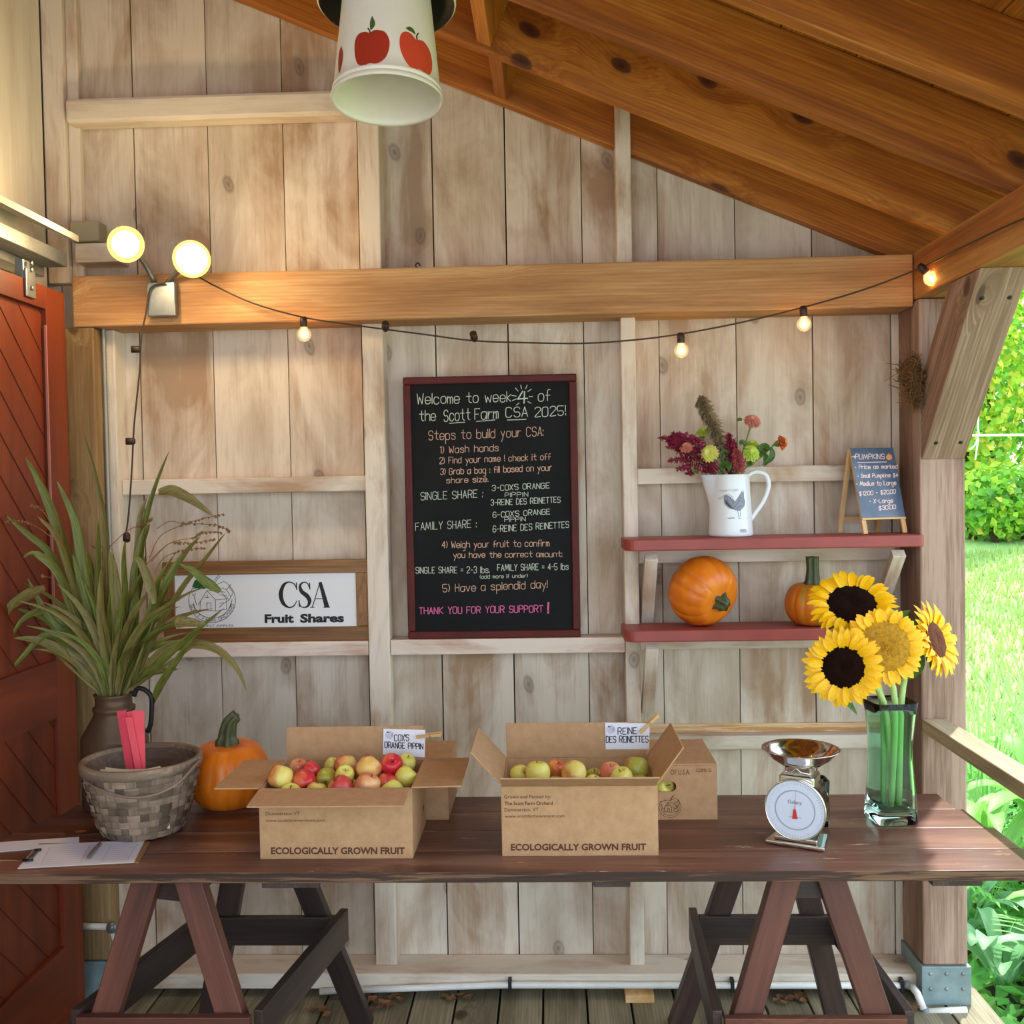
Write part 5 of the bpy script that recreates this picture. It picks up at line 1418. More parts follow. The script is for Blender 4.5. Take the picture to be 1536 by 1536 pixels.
# ------------------------------------------------------------------ milk can with long grasses
MY = -.555
mc = Vector((W(172, 1100, MY).x, MY, TZ)); s52 = (MY - CAM.y) / FPX
zn = lambda py: W(172, py, MY).z - TZ
can = thing('milk_can', 'old brown metal milk can holding long grasses, behind the basket', 'milk can', mc)
CANM = M('rusty brown metal', (92, 70, 50), .5, .35, var=.3, vs=12)
rb = 49 * s52; rn = 27 * s52
b = MB(); zt_ = zn(1040)
b.lathe([(.001, .001), (rb * .96, .001), (rb, .01), (rb, zn(1122)), (rb * 1.015, zn(1120)), (rb * 1.015, zn(1116)), (rb, zn(1114)), (rb, zn(1106)), (rb * .98, zn(1102)), (rn * 1.12, zn(1072)), (rn * 1.1, zn(1066)), (rn * 1.16, zn(1064)), (rn * 1.16, zn(1060)), (rn, zn(1057)), (rn, zn(1044)), (rn * 1.1, zt_), (rn * 1.04, zt_ + .001), (rn * .92, zn(1046)), (rn * .9, zn(1075)), (.001, zn(1080))], mc, 48); b.build('can_body', CANM, can)
b = MB(); b.tube(crom([W(201, 1044, MY - .01), W(206, 1033, MY - .01), W(216, 1034, MY - .01), W(226, 1043, MY - .01), W(228, 1055, MY - .01), W(226, 1086, MY - .01), W(221, 1098, MY - .01)], 4), .0075, 8); b.build('handle', M('black iron', (34, 32, 34), .45, .4), can)
b = MB(); b.tube([W(122, 1150, MY), W(124, 1128, MY - .02), W(128, 1120, MY - .02)], .005, 6); b.build('handle', bpy.data.materials['black iron'], can)
E0 = 3.657
g3 = lambda x, y: (x / E0, 640 + y / E0)
# every leaf: path points in the 3.657x reading of the photo, width (cm), depth of root and tip
GS = [('long grass stalk drooping far left over the red door', [
        [(500, 1400), (430, 1290), (230, 1180), (75, 1160)], [(490, 1400), (390, 1240), (330, 1160), (240, 1150), (130, 1260), (5, 1400)], [(480, 1380), (360, 1180), (260, 1040), (150, 830)], [(250, 885), (150, 930), (60, 990), (5, 1090)], [(430, 1240), (340, 1060), (250, 1010), (120, 1070), (35, 1230)]], [[(300, 1040), (250, 990), (210, 1000)], [(290, 830), (240, 820), (230, 818)]]),
      ('long grass stalk with pointed leaves leaning left over the door edge', [
        [(560, 1450), (430, 1050), (330, 800), (200, 700), (125, 722)], [(540, 1440), (400, 1000), (300, 720), (130, 570), (18, 468)], [(570, 1450), (420, 900), (330, 620), (205, 490)], [(520, 1250), (400, 820), (300, 500), (215, 300), (138, 165)], [(560, 1400), (470, 900), (420, 560), (370, 420), (313, 300)]], [[(330, 640), (200, 550), (120, 520), (30, 520)], [(300, 560), (230, 460), (170, 430)]]),
      ('tall grass stalk rising highest at the left of the can', [
        [(600, 1450), (560, 1100), (500, 800), (480, 680)], [(620, 1450), (590, 1000), (590, 600), (530, 280), (456, 22)], [(590, 1450), (520, 1180), (440, 860), (400, 700)], [(640, 1350), (560, 1000), (550, 700), (540, 520)], [(575, 1450), (480, 1150), (400, 860), (345, 640), (318, 510)]], [[(600, 900), (560, 700), (600, 660), (510, 660)]]),
      ('broad green grass stalk upright in the middle of the can', [
        [(640, 1450), (650, 1100), (620, 800), (600, 680)], [(660, 1450), (700, 1000), (690, 750), (690, 620)], [(655, 1450), (650, 1150), (650, 850), (620, 690)], [(620, 1450), (590, 1200), (560, 1000), (560, 760)], [(680, 1450), (740, 1050), (740, 800), (800, 530)]], []),
      ('olive grass stalk upright at the right of the middle', [
        [(690, 1450), (730, 1050), (770, 700), (810, 560), (815, 540)], [(700, 1440), (760, 950), (790, 600), (850, 350), (928, 135)], [(690, 1450), (740, 1000), (760, 700), (770, 500), (810, 380)], [(665, 1450), (700, 1150), (760, 900), (800, 700)], [(640, 1450), (640, 1250), (700, 1000), (740, 860)]], [[(600, 660), (700, 570), (800, 530), (830, 500)]]),
      ('brown-tasselled grass stalk leaning right toward the white sign', [
        [(720, 1440), (820, 1100), (900, 900), (1000, 720), (1100, 600)], [(740, 1420), (860, 1150), (1000, 900), (1130, 730), (1240, 580)], [(730, 1440), (780, 1200), (850, 950), (880, 830), (960, 700)], [(710, 1450), (760, 1200), (860, 1000), (935, 850)], [(850, 970), (820, 850), (770, 740), (735, 722)]],
        [[(820, 720), (880, 600), (1000, 540), (1090, 510), (1225, 480)], [(830, 740), (930, 640), (1060, 610), (1110, 580), (1210, 580)], [(800, 760), (900, 660), (960, 635), (1050, 640), (1170, 620)], [(850, 800), (900, 720), (1000, 680), (1120, 665)], [(860, 560), (930, 520), (1000, 530), (1180, 540), (1260, 575)]]),
      ('grass stalk arching far right in front of the wall ledge', [
        [(740, 1420), (850, 1280), (960, 1210), (1080, 1195), (1200, 1230), (1300, 1330), (1352, 1450)], [(750, 1420), (850, 1330), (1000, 1190), (1230, 995)], [(840, 1520), (900, 1400), (1000, 1250), (1090, 1130)], [(870, 362), (960, 360), (1060, 410), (1170, 490)], [(1210, 905), (1130, 850), (1060, 790), (980, 750)], [(770, 1350), (850, 1345), (980, 1330)], [(960, 1085), (1030, 1075), (1130, 1085)]], [])]
for si, (lab, lv, tas) in enumerate(GS):
    base = Vector((mc.x + rnd.uniform(-.02, .02), MY + rnd.uniform(-.02, .02), TZ + zn(1078) + .004))
    t = thing('grass_stalk', lab, 'grass', base, 'long grasses in the milk can')
    dep = [-.02, -.08, .06, -.06, .03, -.03, -.09][si]
    top = W(*g3(*lv[0][0]), MY)
    mid = Vector((mc.x + (top.x - mc.x) * .8, MY + dep * .2, TZ + zn(1034)))
    p_ = W(*g3(*(lv[0][len(lv[0]) // 2])), MY + dep * .6)
    b = MB(); b.tube([base, mid, mid.lerp(p_, .5), p_], [.006, .006, .005, .002], 7); b.build('stem', GRASSD, t)
    for li, P in enumerate(lv):
        n = len(P); d2 = dep + rnd.uniform(-.05, .05)
        if W(*g3(*P[-1]), MY).x < -1.42: d2 = min(d2, -.05)
        pts = crom([W(*g3(*q), MY + (d2 * (k / (n - 1)) if P[0][1] > 1200 else d2)) for k, q in enumerate(P)], 4)
        for q in pts: q.y = max(min(q.y, -.12), -1.0)
        wd = (.030 if li % 3 else .036) * (1.15 if si in (3,) else 1) * (1.0 if len(P) > 2 else .6)
        tw = rnd.uniform(-.5, .5)
        b = MB(); b.blade(pts, wd, (tw, -.85, .35), .3); b.build('leaf', GRASSL if (si + li) % 3 else GRASSD, t)
    # thin wild blades filling the clump
    b = MB()
    for P in tas:
        pts = crom([W(*g3(*q), MY + dep - .02) for q in P], 5)
        b = MB(); b.tube(pts, .0012, 5)
        m_ = len(pts) // 2
        for q in pts[m_:]:
            for _ in range(2): b.ball(q + Vector((rnd.uniform(-.003, .003), rnd.uniform(-.003, .003), rnd.uniform(-.004, .002))), rnd.uniform(.0025, .0042), 6, 4)
        b.build('seed_head', M('brown seeds', (128, 92, 60), .8, var=.3, vs=50) if 'brown seeds' not in bpy.data.materials else bpy.data.materials['brown seeds'], t)
# more leaves low in the clump
r2 = random.Random(31)
for si in range(7):
    t = [o for o in bpy.data.objects if o.name.startswith('grass_stalk') and not o.parent][si]
    for k in range(7):
        u = (si - 3) / 3.2 + r2.uniform(-.18, .18); L_ = r2.uniform(.22, .46)
        p0 = Vector((mc.x + u * .02, MY + r2.uniform(-.02, .02), TZ + zn(1050)))
        e = Vector((u * .75, r2.uniform(-.45, .25), 1)).normalized()
        p2 = p0 + e * L_ + Vector((u * .05, -.02, -.03)); p1 = p0 + Vector((u * .03, 0, L_ * .6))
        p2.y = min(p2.y, -.2)
        b = MB(); b.blade(bez(p0, p1, p2, 9), r2.uniform(.022, .034), (r2.uniform(-.6, .6), -.8, .3), .3); b.build('leaf', GRASSL if k % 2 else GRASSD, t)

# ------------------------------------------------------------------ woven basket
KY = -.79
kc = Vector((W(214, 1200, KY).x, KY, TZ)); s56 = (KY - CAM.y) / FPX
bk = thing('woven_basket', 'round grey-brown woven splint basket with a wire handle', 'basket', kc)
kr0, kr1 = 53 * s56, 87 * s56; KH = W(214, 1137, KY).z - TZ
krad = lambda z: kr0 + (kr1 - kr0) * (min(max(z / KH, 0), 1)) ** .55
WV = wood('ash splint', (96, 80, 64), (128, 110, 92), (154, 134, 114), .75, 0, fine=.6, ring=False); WV2 = wood('dark ash splint', (72, 58, 46), (96, 80, 66), (118, 100, 84), .75, 0, fine=.6, ring=False)
b = MB(); b.lathe([(.001, .006), (kr0 - .008, .006)] + [(krad(KH * k / 10) - .006, KH * k / 10 + (.006 if k == 0 else 0)) for k in range(11)] + [(krad(KH) - .008, KH), ] + [(krad(KH * k / 10) - .009, KH * k / 10 + .009) for k in range(9, -1, -1)] + [(.001, .010)], kc, 48); b.build('lining', WV2, bk)
b = MB(); nc, nrw = 30, 9; z0 = .008; zr = (KH - .022 - z0) / nrw
for r in range(nrw):
    for c_ in range(nc):
        over = (r + c_) % 2 == 0
        dz = zr * (.96 if over else 1.25); dth = 2 * PI / nc * (1.18 if over else .8)
        th0 = 2 * PI * (c_ + .5) / nc - dth / 2; za = z0 + zr * (r + .5) - dz / 2
        o1 = rnd.uniform(-9, 9); vs = []; g = []; fs = []
        for i in range(5):
            for j in (0, 1):
                th = th0 + dth * i / 4; z = za + dz * j
                bul = math.sin(PI * i / 4) if over else (.55 if True else 0)
                rr = krad(z) + (.0005 + .0032 * bul if over else -.0005)
                vs.append(kc + Vector((rr * math.cos(th), rr * math.sin(th), z))); g.append(((i * .012 if over else j * .03) + o1, (j if over else i * .25) * .02 + o1, o1))
        for i in range(4): fs.append((i * 2, i * 2 + 2, i * 2 + 3, i * 2 + 1))
        b.add(vs, fs, 0 if rnd.random() < .6 else 1, True, g)
b.build('weave', [WV, WV2], bk)
b = MB(); pr = []
for (rr, zz) in ((krad(KH) + .004, KH - .022), (krad(KH) + .005, KH), (krad(KH) + .002, KH + .004), (krad(KH) - .010, KH + .003), (krad(KH) - .012, KH - .02)): pr.append((rr, zz))
b.lathe(pr, kc, 56, 0, True, None, True); b.build('rim', WV, bk)
b = MB(); P = [kc + Vector((-kr1 - .006, 0, KH - .01)), W(122, 1152, KY - .03), W(140, 1176, KY - .13), W(180, 1194, KY - .163), W(225, 1194, KY - .163), W(265, 1176, KY - .14), W(293, 1148, KY - .06), kc + Vector((kr1 + .006, 0, KH - .008))]
for i in range(1, 7):
    q = P[i] - kc; rr = math.hypot(q.x, q.y); need = krad(q.z) + .008
    if rr < need: P[i] = kc + Vector((q.x * need / rr, q.y * need / rr, q.z))
b.tube(crom(P, 6), .0038, 8); b.build('handle', M('bare wire', (138, 118, 104), .5, .3), bk)
b = MB()
PINKT = M('pink card', (232, 84, 98), .6, var=.06, vs=10); PINKT2 = M('red pink card', (214, 62, 84), .6)
# paper bags stacked in the basket and pink coupons standing on end
for i, (yy, tl_) in enumerate(((-.86, .0), (-.853, .02), (-.846, -.02), (-.839, .01), (-.832, .03), (-.825, -.01))):
    b = MB(); x0_ = W(150 + 4 * i, 1150, yy).x; x1_ = W(252 - 3 * i, 1150, yy).x; zt_ = TZ + KH - .012 - abs(tl_) * .2 - .002 * i
    P = [Vector((x0_ + (k & 1) * (x1_ - x0_), yy + (.0025 if k & 2 else 0), (zt_ + tl_ * (.5 if k & 1 else -.5)) if k & 4 else TZ + .03)) for k in range(8)]
    b.hexa(P, 0, 0); o = b.build('paper_bag', CREAM); tag(o, ('folded cream paper bag standing in the woven basket, in front of the others' if i == 0 else 'folded cream paper bag standing in the woven basket behind the front one'), 'paper bag', 'paper bags in the basket')
fx = 3.657
tk = [((640, 245), (690, 240), (720, 520), (684, 522), -.895), ((660, 285), (690, 262), (728, 520), (690, 524), -.900), ((685, 250), (740, 240), (762, 520), (720, 522), -.890), ((726, 240), (790, 242), (796, 518), (740, 522), -.905), ((688, 280), (724, 276), (770, 522), (734, 525), -.912)]
for i, (a, b1, c1, d1, yy) in enumerate(tk):
    b = MB(); yy2 = yy + .06
    P = [W(q[0] / fx, 1000 + q[1] / fx, yy2) for q in (a, b1, c1, d1)]
    low = [P[3] + (P[3] - P[0]) * .35, P[2] + (P[2] - P[1]) * .35]
    b.prism([P[0], P[1], low[1], low[0]], (0, .0022, 0)); o = b.build('coupon', PINKT if i in (2, 3, 4) else PINKT2)
    tag(o, ['red-pink card strip at the left of the upright bundle in the basket', 'red-pink card strip second from the left in the basket bundle', 'pink card strip at the back middle of the basket bundle', 'widest pink card strip at the right of the basket bundle', 'narrow pink card strip slanting in front of the basket bundle'][i], 'card strip', 'pink card strips in the basket')

# ------------------------------------------------------------------ clipboard, sheets, pen, small card
cz = TZ + .0005
k6 = lambda x, y, z: Wz(x / fx, 1000 + y / fx, z)
cbd = thing('clipboard', 'clipboard with a white sign-up sheet at the front left of the table', 'clipboard', k6(450, 1030, cz))
b = MB(); b.prism([k6(92, 1112, cz), k6(762, 1078, cz), k6(824, 964, cz), k6(214, 976, cz)], (0, 0, .003)); b.build('board', M('brown hardboard', (150, 116, 74), .6, var=.15), cbd)
b = MB(); b.prism([k6(97, 1108, cz + .0032), k6(735, 1074, cz + .0032), k6(795, 952, cz + .0032), k6(208, 978, cz + .0032)], (0, 0, .001)); cpap = b.build('paper', WHITEP, cbd)
b = MB()
q0, q1_, q2_, q3 = [k6(*q, cz + .0045) for q in ((225, 1085), (700, 1058), (755, 972), (275, 990))]
for k in range(9):
    f = k / 8; b.line([q0.lerp(q3, f), q1_.lerp(q2_, f)], .0012, (0, 0, 1))
for f in (.0, .45, .7, 1): b.line([q0.lerp(q1_, f), q3.lerp(q2_, f)], .0012, (0, 0, 1))
b.build('ruled_lines', M('pale grey print', (176, 178, 196), .8), cpap)
b = MB(); b.prism([k6(145, 1062, cz + .0045), k6(178, 1060, cz + .0045), k6(222, 1006, cz + .0045), k6(192, 1008, cz + .0045)], (0, 0, .005)); cclip = b.build('clip', STEEL, cbd, bevel=.001)
b = MB(); b.tube([k6(128, 1062, cz + .008), k6(178, 1060, cz + .012)], .004, 8); b.tube([k6(190, 1008, cz + .008), k6(222, 1004, cz + .012)], .004, 8); b.build('clip_jaw', BLACK, cclip)
b = MB(); p0 = k6(482, 1050, cz + .0095); p1 = k6(550, 968, cz + .0095); b.tube([p0, p0.lerp(p1, .06), p0.lerp(p1, .1), p0.lerp(p1, .9), p1], [.0012, .0035, .0048, .0048, .0035], 10)
pen = tag(b.build('pen', M('grey brown pen', (112, 98, 92), .4)), 'grey-brown pen lying on the clipboard sheet', 'pen')
b = MB(); p2 = p0.lerp(p1, .6) + Vector((.0, 0, .005)); b.beam(p2, p1 + Vector((0, 0, .005)), .002, .0015); b.build('pocket_clip', STEEL, pen)
b = MB(); b.prism([k6(-140, 1030, TZ + .0005), k6(434, 980, TZ + .0005), k6(434, 936, TZ + .0005), k6(-110, 972, TZ + .0005)], (0, 0, .0012)); tag(b.build('paper_sheet', WHITEP), 'loose white sheet of paper at the left edge behind the clipboard', 'paper')
sc_ = thing('small_card', 'small dark card with an orange picture lying behind the papers', 'card', k6(440, 905, TZ + .0005))
b = MB(); P = [k6(370, 928, TZ + .0005), k6(548, 915, TZ + .0005), k6(510, 882, TZ + .0005), k6(338, 902, TZ + .0005)]; b.prism(P, (0, 0, .001)); b.build('card_back', M('dark brown card', (86, 50, 30), .4), sc_)
c_ = (P[0] + P[1] + P[2] + P[3]) / 4 + Vector((0, 0, .0014)); b = MB(); b.add([c_ + (P[k] - c_) * .8 for k in range(4)], [(0, 1, 2, 3)]); b.add([c_ + Vector((.016 * math.cos(k * .6283), .012 * math.sin(k * .6283), .0003)) for k in range(10)], [tuple(range(10))], 1)
b.build('picture', [M('brown picture', (104, 58, 26), .5), M('orange picture', (176, 100, 24), .5)], sc_)

# ------------------------------------------------------------------ hanging bucket lamp
HY = -1.25
top_ = W(577, -60, HY)
uc = W(581, 150, HY); ur = 83.5 * (HY - CAM.y) / FPX
lamp = thing('bucket_lamp', 'hanging lamp made of a white bucket painted with red apples under a dark dish', 'lamp', uc)
tilt = Matrix.Translation(uc) @ Matrix.Rotation(math.radians(-6), 4, 'X')
TI = tilt.inverted()
BHt = .36
brad = lambda z: ur * (.985 - .52 * z) if z >= 0 else ur
brad = lambda z: ur * .965 - .093 * z
BUCK = M('white painted bucket', (236, 230, 216), .4, var=.05, vs=9)
b = MB(); b.M = tilt
b.lathe([(ur * .95, .002), (ur * .99, -.004), (ur * 1.0, 0), (ur * .985, .008), (brad(.009), .010), (brad(.012), .012), (brad(.014) + .003, .0145), (brad(.019) + .003, .0185), (brad(.022), .022)] + [(brad(z / 20), z / 20) for z in range(1, 8)] + [(brad(BHt), BHt), (.001, BHt), (.001, BHt - .003), (brad(BHt) - .003, BHt - .003)] + [(brad(z / 20) - .003, z / 20) for z in range(7, 0, -1)] + [(brad(.01) - .003, .012)], (0, 0, 0), 56, 0, True, None, True)
buck = b.build('bucket', BUCK, lamp)
def bpr(px, py, off=.0006):
    d = (TI.to_3x3() @ ray(px, py)); o = TI @ CAM; z = .15; tt = 0
    for _ in range(5):
        r = brad(z) + off; A = d.x ** 2 + d.y ** 2; B = o.x * d.x + o.y * d.y; Cq = o.x ** 2 + o.y ** 2 - r * r
        tt = (-B - math.sqrt(max(B * B - A * Cq, 0))) / A; z = o.z + d.z * tt
    return tilt @ (o + d * tt)
u6 = lambda x, y, off=.0006: bpr(460 + x / 6.4, y / 6.4, off)
painted0 = painted
def painted(b, P, mat): painted0(b, P, mat, u6)
b = MB()
painted(b, [(610, 318), (640, 292), (690, 288), (750, 305), (790, 370), (795, 440), (775, 520), (735, 575), (670, 610), (600, 606), (545, 632), (485, 608), (460, 500), (465, 390), (500, 325), (560, 305)], 0)
painted(b, [(1050, 382), (1110, 390), (1150, 430), (1185, 500), (1205, 600), (1198, 690), (1165, 722), (1120, 690), (1080, 665), (1040, 670), (980, 630), (920, 530), (892, 430), (900, 340), (940, 303), (1000, 320)], 1)
painted(b, [(332, 440), (348, 500), (345, 580), (325, 670), (308, 700), (303, 600), (312, 500)], 0)
painted(b, [(628, 150), (652, 200), (655, 240), (630, 278), (610, 280), (608, 210)], 2); painted(b, [(950, 268), (985, 255), (1025, 278), (1045, 332), (1010, 308), (975, 290)], 2)
for q in (((612, 316), (600, 285), (588, 272)), ((1060, 378), (1055, 345), (1072, 318))): b.line([u6(x_, y_, .001) for x_, y_ in q], .003, (0, -1, -.1), 3)
b.build('painted_apples', [M('red apple paint', (166, 44, 18), .5, var=.12, vs=10), M('orange red apple paint', (206, 72, 44), .5, var=.12, vs=10), M('leaf paint', (74, 92, 44), .5), M('dark stem paint', (52, 48, 30), .5)], buck)
zd = .222; dr = .152
b = MB(); b.M = tilt
b.lathe([(dr, zd), (dr + .004, zd + .004), (dr - .004, zd + .03), (.10, zd + .10), (.03, zd + .13), (.001, zd + .132)], (0, 0, 0), 48); dish = b.build('dish_top', BUCK, lamp)
b = MB(); b.M = tilt
b.lathe([(dr - .001, zd + .001), (dr - .008, zd + .028), (.096, zd + .094), (.001, zd + .118)], (0, 0, 0), 48); b.build('dish_lining', M('dark green lining', (30, 30, 20), .6), dish)
b = MB(); b.M = tilt; xr = uc.x
hz_ = (roof_under(uc.x) + RD) - uc.z
b.tube([(0, 0, zd + .12), (0, 0, zd + .17)], .022, 14); b.build('lamp_neck', BLACK, lamp)
b = MB(); p0 = tilt @ Vector((0, 0, zd + .165)); b.tube([p0, Vector((p0.x, p0.y, roof_under(uc.x) + RD - .004))], .006, 8); b.build('cord', BLACK, lamp)

# ------------------------------------------------------------------ twin floodlight on the beam
fl = thing('twin_floodlight', 'twin outdoor floodlight, both lamps lit, mounted on the left end of the beam', 'floodlight', W(240, 450, BY))
b = MB(); a = W(221, 475, BY - .03); c = W(262, 422, BY - .03); b.box((a.x, BY - .03, a.z), (c.x, BY - .001, c.z)); b.build('mount_box', STEEL, fl, bevel=.004)
LIT = emit('lit floodlight', (255, 214, 150), 16.0)
for (px, py, ring_c, rr, br_r, aim, pr2) in ((188, 366, (184, 361), 27, 20, (.35, -.85, -.45), (232, 425)), (288, 388, (289, 384), 28, 23, (.2, -.95, -.3), (250, 425))):
    Yl = -.36; h = W(px, py, Yl); s_ = (Yl - CAM.y) / FPX; n = (CAM - h).normalized(); n = (n + Vector((.12 if px > 200 else -.15, 0, .12))).normalized()
    q = n.to_track_quat('Z', 'Y').to_matrix().to_4x4(); Mx = Matrix.Translation(h) @ q
    b = MB(); b.M = Mx; b.lathe([(.012, -.095), (.022, -.09), (.028, -.06), (br_r * s_ * .6, -.035), (rr * s_, -.012), (rr * s_ + .001, -.008), (rr * s_ - .003, -.012), (br_r * s_ * 1.06, -.03)], (0, 0, 0), 32); o = b.build('lamp_hood', M('brass grey hood', (110, 92, 48), .6, .5) if 'brass grey hood' not in bpy.data.materials else bpy.data.materials['brass grey hood'], fl)
    b = MB(); b.M = Mx; b.ball((0, 0, -.006), br_r * s_, 24, 14, 0, 0, (1, 1, .55)); b.build('bulb', LIT, fl)
    b = MB(); e = Mx @ Vector((0, 0, -.09)); m_ = W(pr2[0], pr2[1], BY - .015); b.tube(bez(m_, (e + m_) / 2 + Vector((0, .03, .02)), e, 6), .009, 8); b.build('arm', STEEL, fl)
    ld = bpy.data.lights.new('floodlight glow', 'POINT'); ld.energy = 3.2; ld.color = (1, .70, .36); ld.shadow_soft_size = .04
    lo_ = bpy.data.objects.new('floodlight_glow', ld); lo_.location = h + n * .05; COL.objects.link(lo_)

# ------------------------------------------------------------------ string lights
st = thing('string_lights', 'string of small bulbs looping along the beam from the floodlight to the right post', 'string lights', W(700, 512, -.2))
spts = [(292, 412, -.30), (325, 430, -.22), (380, 455, -.21), (455, 476, -.21), (520, 486, -.20), (578, 494, -.20), (640, 502, -.20), (710, 511, -.20), (790, 514, -.20), (875, 515, -.20), (950, 510, -.205), (1021, 501, -.21), (1110, 484, -.215), (1205, 461, -.22), (1300, 433, -.24), (1398, 398, -.32), (1470, 368, -.62), (1536, 336, -.90), (1640, 285, -1.3)]
b = MB(); P = []
for x_, y_, Y in spts:
    p = W(x_, y_, Y)
    P.append(p)
for i, p in enumerate(P):
    if p.x > 1.17: p.x = 1.17
b.tube(crom(P, 4), .0028, 7); b.build('cable', M('brown cable', (64, 48, 34), .6), st)
FIL = emit('filament', (255, 180, 90), 60.0); BGL = bulb_glass('clear bulb glass')
for (x_, y_, Y, lit, dx, dy) in ((455, 477, -.21, 1, 1, 20), (1021, 501, -.21, 1, 1, 23), (1205, 461, -.22, 1, 1, 24), (1398, 398, -.32, 1, 6, 27), (578, 494, -.20, 0, 0, -1), (712, 509, -.20, 0, -4, -6)):
    p = W(x_, y_, Y); 
    if p.x > 1.17: p.x = 1.15
    q = W(x_ + dx, y_ + dy, Y); 
    d = (q - p).normalized() if lit else Vector((rnd.uniform(-.3, .3), -.8, .5)).normalized()
    b = MB(); L_ = .030
    b.tube([p - d * .004, p + d * .006, p + d * L_, p + d * (L_ + .001)], [.009, .0125, .012, .009], 12); b.build('socket', BROWNB, st)
    if lit:
        r = .024; c = p + d * (L_ + r * 1.0); b = MB(); b.M = Matrix.Translation(c) @ (-d).to_track_quat('Z', 'Y').to_matrix().to_4x4()
        b.lathe([(.0005, -r), (r * .5, -r * .87), (r * .87, -r * .5), (r, 0), (r * .9, r * .45), (r * .55, r * .85), (.010, r * 1.15)], (0, 0, 0), 24); bu = b.build('bulb', BGL, st)
        b = MB(); b.M = Matrix.Translation(c) @ (-d).to_track_quat('Z', 'Y').to_matrix().to_4x4(); b.ball((0, 0, -.002), .0065, 10, 8, 0, 0, (1, 1, 1.5)); b.build('filament', FIL, bu)
s2 = thing('light_cord', 'dark cord of empty sockets hanging down behind the long grasses', 'cord', W(205, 640, -.2))
b = MB(); b.tube(crom([W(248, 425, -.2), W(226, 432, -.2), W(219, 470, -.2), W(212, 505, -.2), W(209, 560, -.2), W(201, 640, -.2), (W(198, 700, -.2)), W(193, 770, -.2), W(189, 800, -.2)], 4), .003, 7); b.build('cable', bpy.data.materials['brown cable'], s2)
for (x_, y_, dx, dy) in ((211, 524, -10, 0), (203, 662, -10, 0), (190, 800, 0, 6)):
    p = W(x_, y_, -.2); d = (W(x_ + dx, y_ + dy, -.21) - p).normalized(); b = MB(); b.tube([p, p + d * .006, p + d * .030], [.008, .0115, .0115], 12); b.build('socket', BROWNB, s2)

# ------------------------------------------------------------------ small fixings
cn = []
b = MB(); pts = [W(152, 493, -.105), W(153, 560, -.105), W(157, 640, -.105), W(158, 720, -.105), W(160, 830, -.105), W(162, 960, -.105), W(166, 1090, -.105)]
for q in pts: q.x = max(q.x, px1 + .0105)
P = crom(pts, 26); b.tube(P, [.0085 if k % 2 else .0072 for k in range(len(P))], 8)
tag(b.build('flexible_conduit', M('grey flexible conduit', (150, 148, 140), .45, .6)), 'ribbed grey metal conduit running down the left stud', 'conduit')
b = MB(); a = W(106, 362, -.115); c = W(148, 331, -.115); b.box((a.x, -.118, a.z), (c.x, -.1005 + .05, c.z))
tag(b.build('utility_box', M('grey box', (150, 144, 122), .5, .2), bevel=.003), 'flat grey electrical box on the wall above the left end of the beam', 'box')
b = MB(); a = W(627, 408, -.13); b.tube(crom([a, a + Vector((0, 0, .012)), a + Vector((-.008, 0, .022)), a + Vector((-.0, 0, .03)), a + Vector((.008, 0, .02))], 4), .0025, 6)
tag(b.build('cup_hook', BLACK), 'small dark hook screwed into the top of the beam', 'hook')
# bird nest between brace and post
nc = W(1374, 572, -.20)
nest = thing('bird_nest', 'muddy straw bird nest tucked behind the knee brace on the right post', 'nest', nc)
b = MB()
vs_n = []
for i in range(11):
    for k in range(18):
        ph = PI * i / 10; th = 2 * PI * k / 18; r = rnd.uniform(.78, 1.2) * (1.12 - .055 * i)
        vs_n.append(nc + Vector((.046 * r * math.sin(ph) * math.cos(th) + .0022 * (i - 5), .052 * r * math.sin(ph) * math.sin(th), .078 * math.cos(ph) * rnd.uniform(.92, 1.08))))
b.add(vs_n, [(i * 18 + k, (i + 1) * 18 + k, (i + 1) * 18 + (k + 1) % 18, i * 18 + (k + 1) % 18) for i in range(10) for k in range(18)], 0, True)
for q in range(len(b.v)): b.v[q].x = min(b.v[q].x, 1.186)
b.build('mud_cup', M('mud', (84, 58, 34), .95, var=.4, vs=50), nest)
b = MB()
for _ in range(330):
    e = Vector((rnd.gauss(0, 1), rnd.gauss(0, 1), rnd.gauss(0, 1))).normalized(); f_ = .7 + .35 * (e.z > 0)
    p = nc + Vector((e.x * .05 * f_, e.y * .055 * f_, e.z * .08)); d = Vector((rnd.gauss(0, 1), rnd.gauss(0, 1), rnd.gauss(0, 1) - .3)).normalized(); l = rnd.uniform(.015, .06)
    p.x = min(p.x, 1.182)
    q = p + d * l; q.x = min(q.x, 1.187); q0_ = p - d * l * .4; q0_.x = min(q0_.x, 1.187)
    b.tube([q0_, q], [.0013, .0007], 4)
b.build('straw', M('straw', (128, 96, 56), .9, var=.3, vs=30), nest)

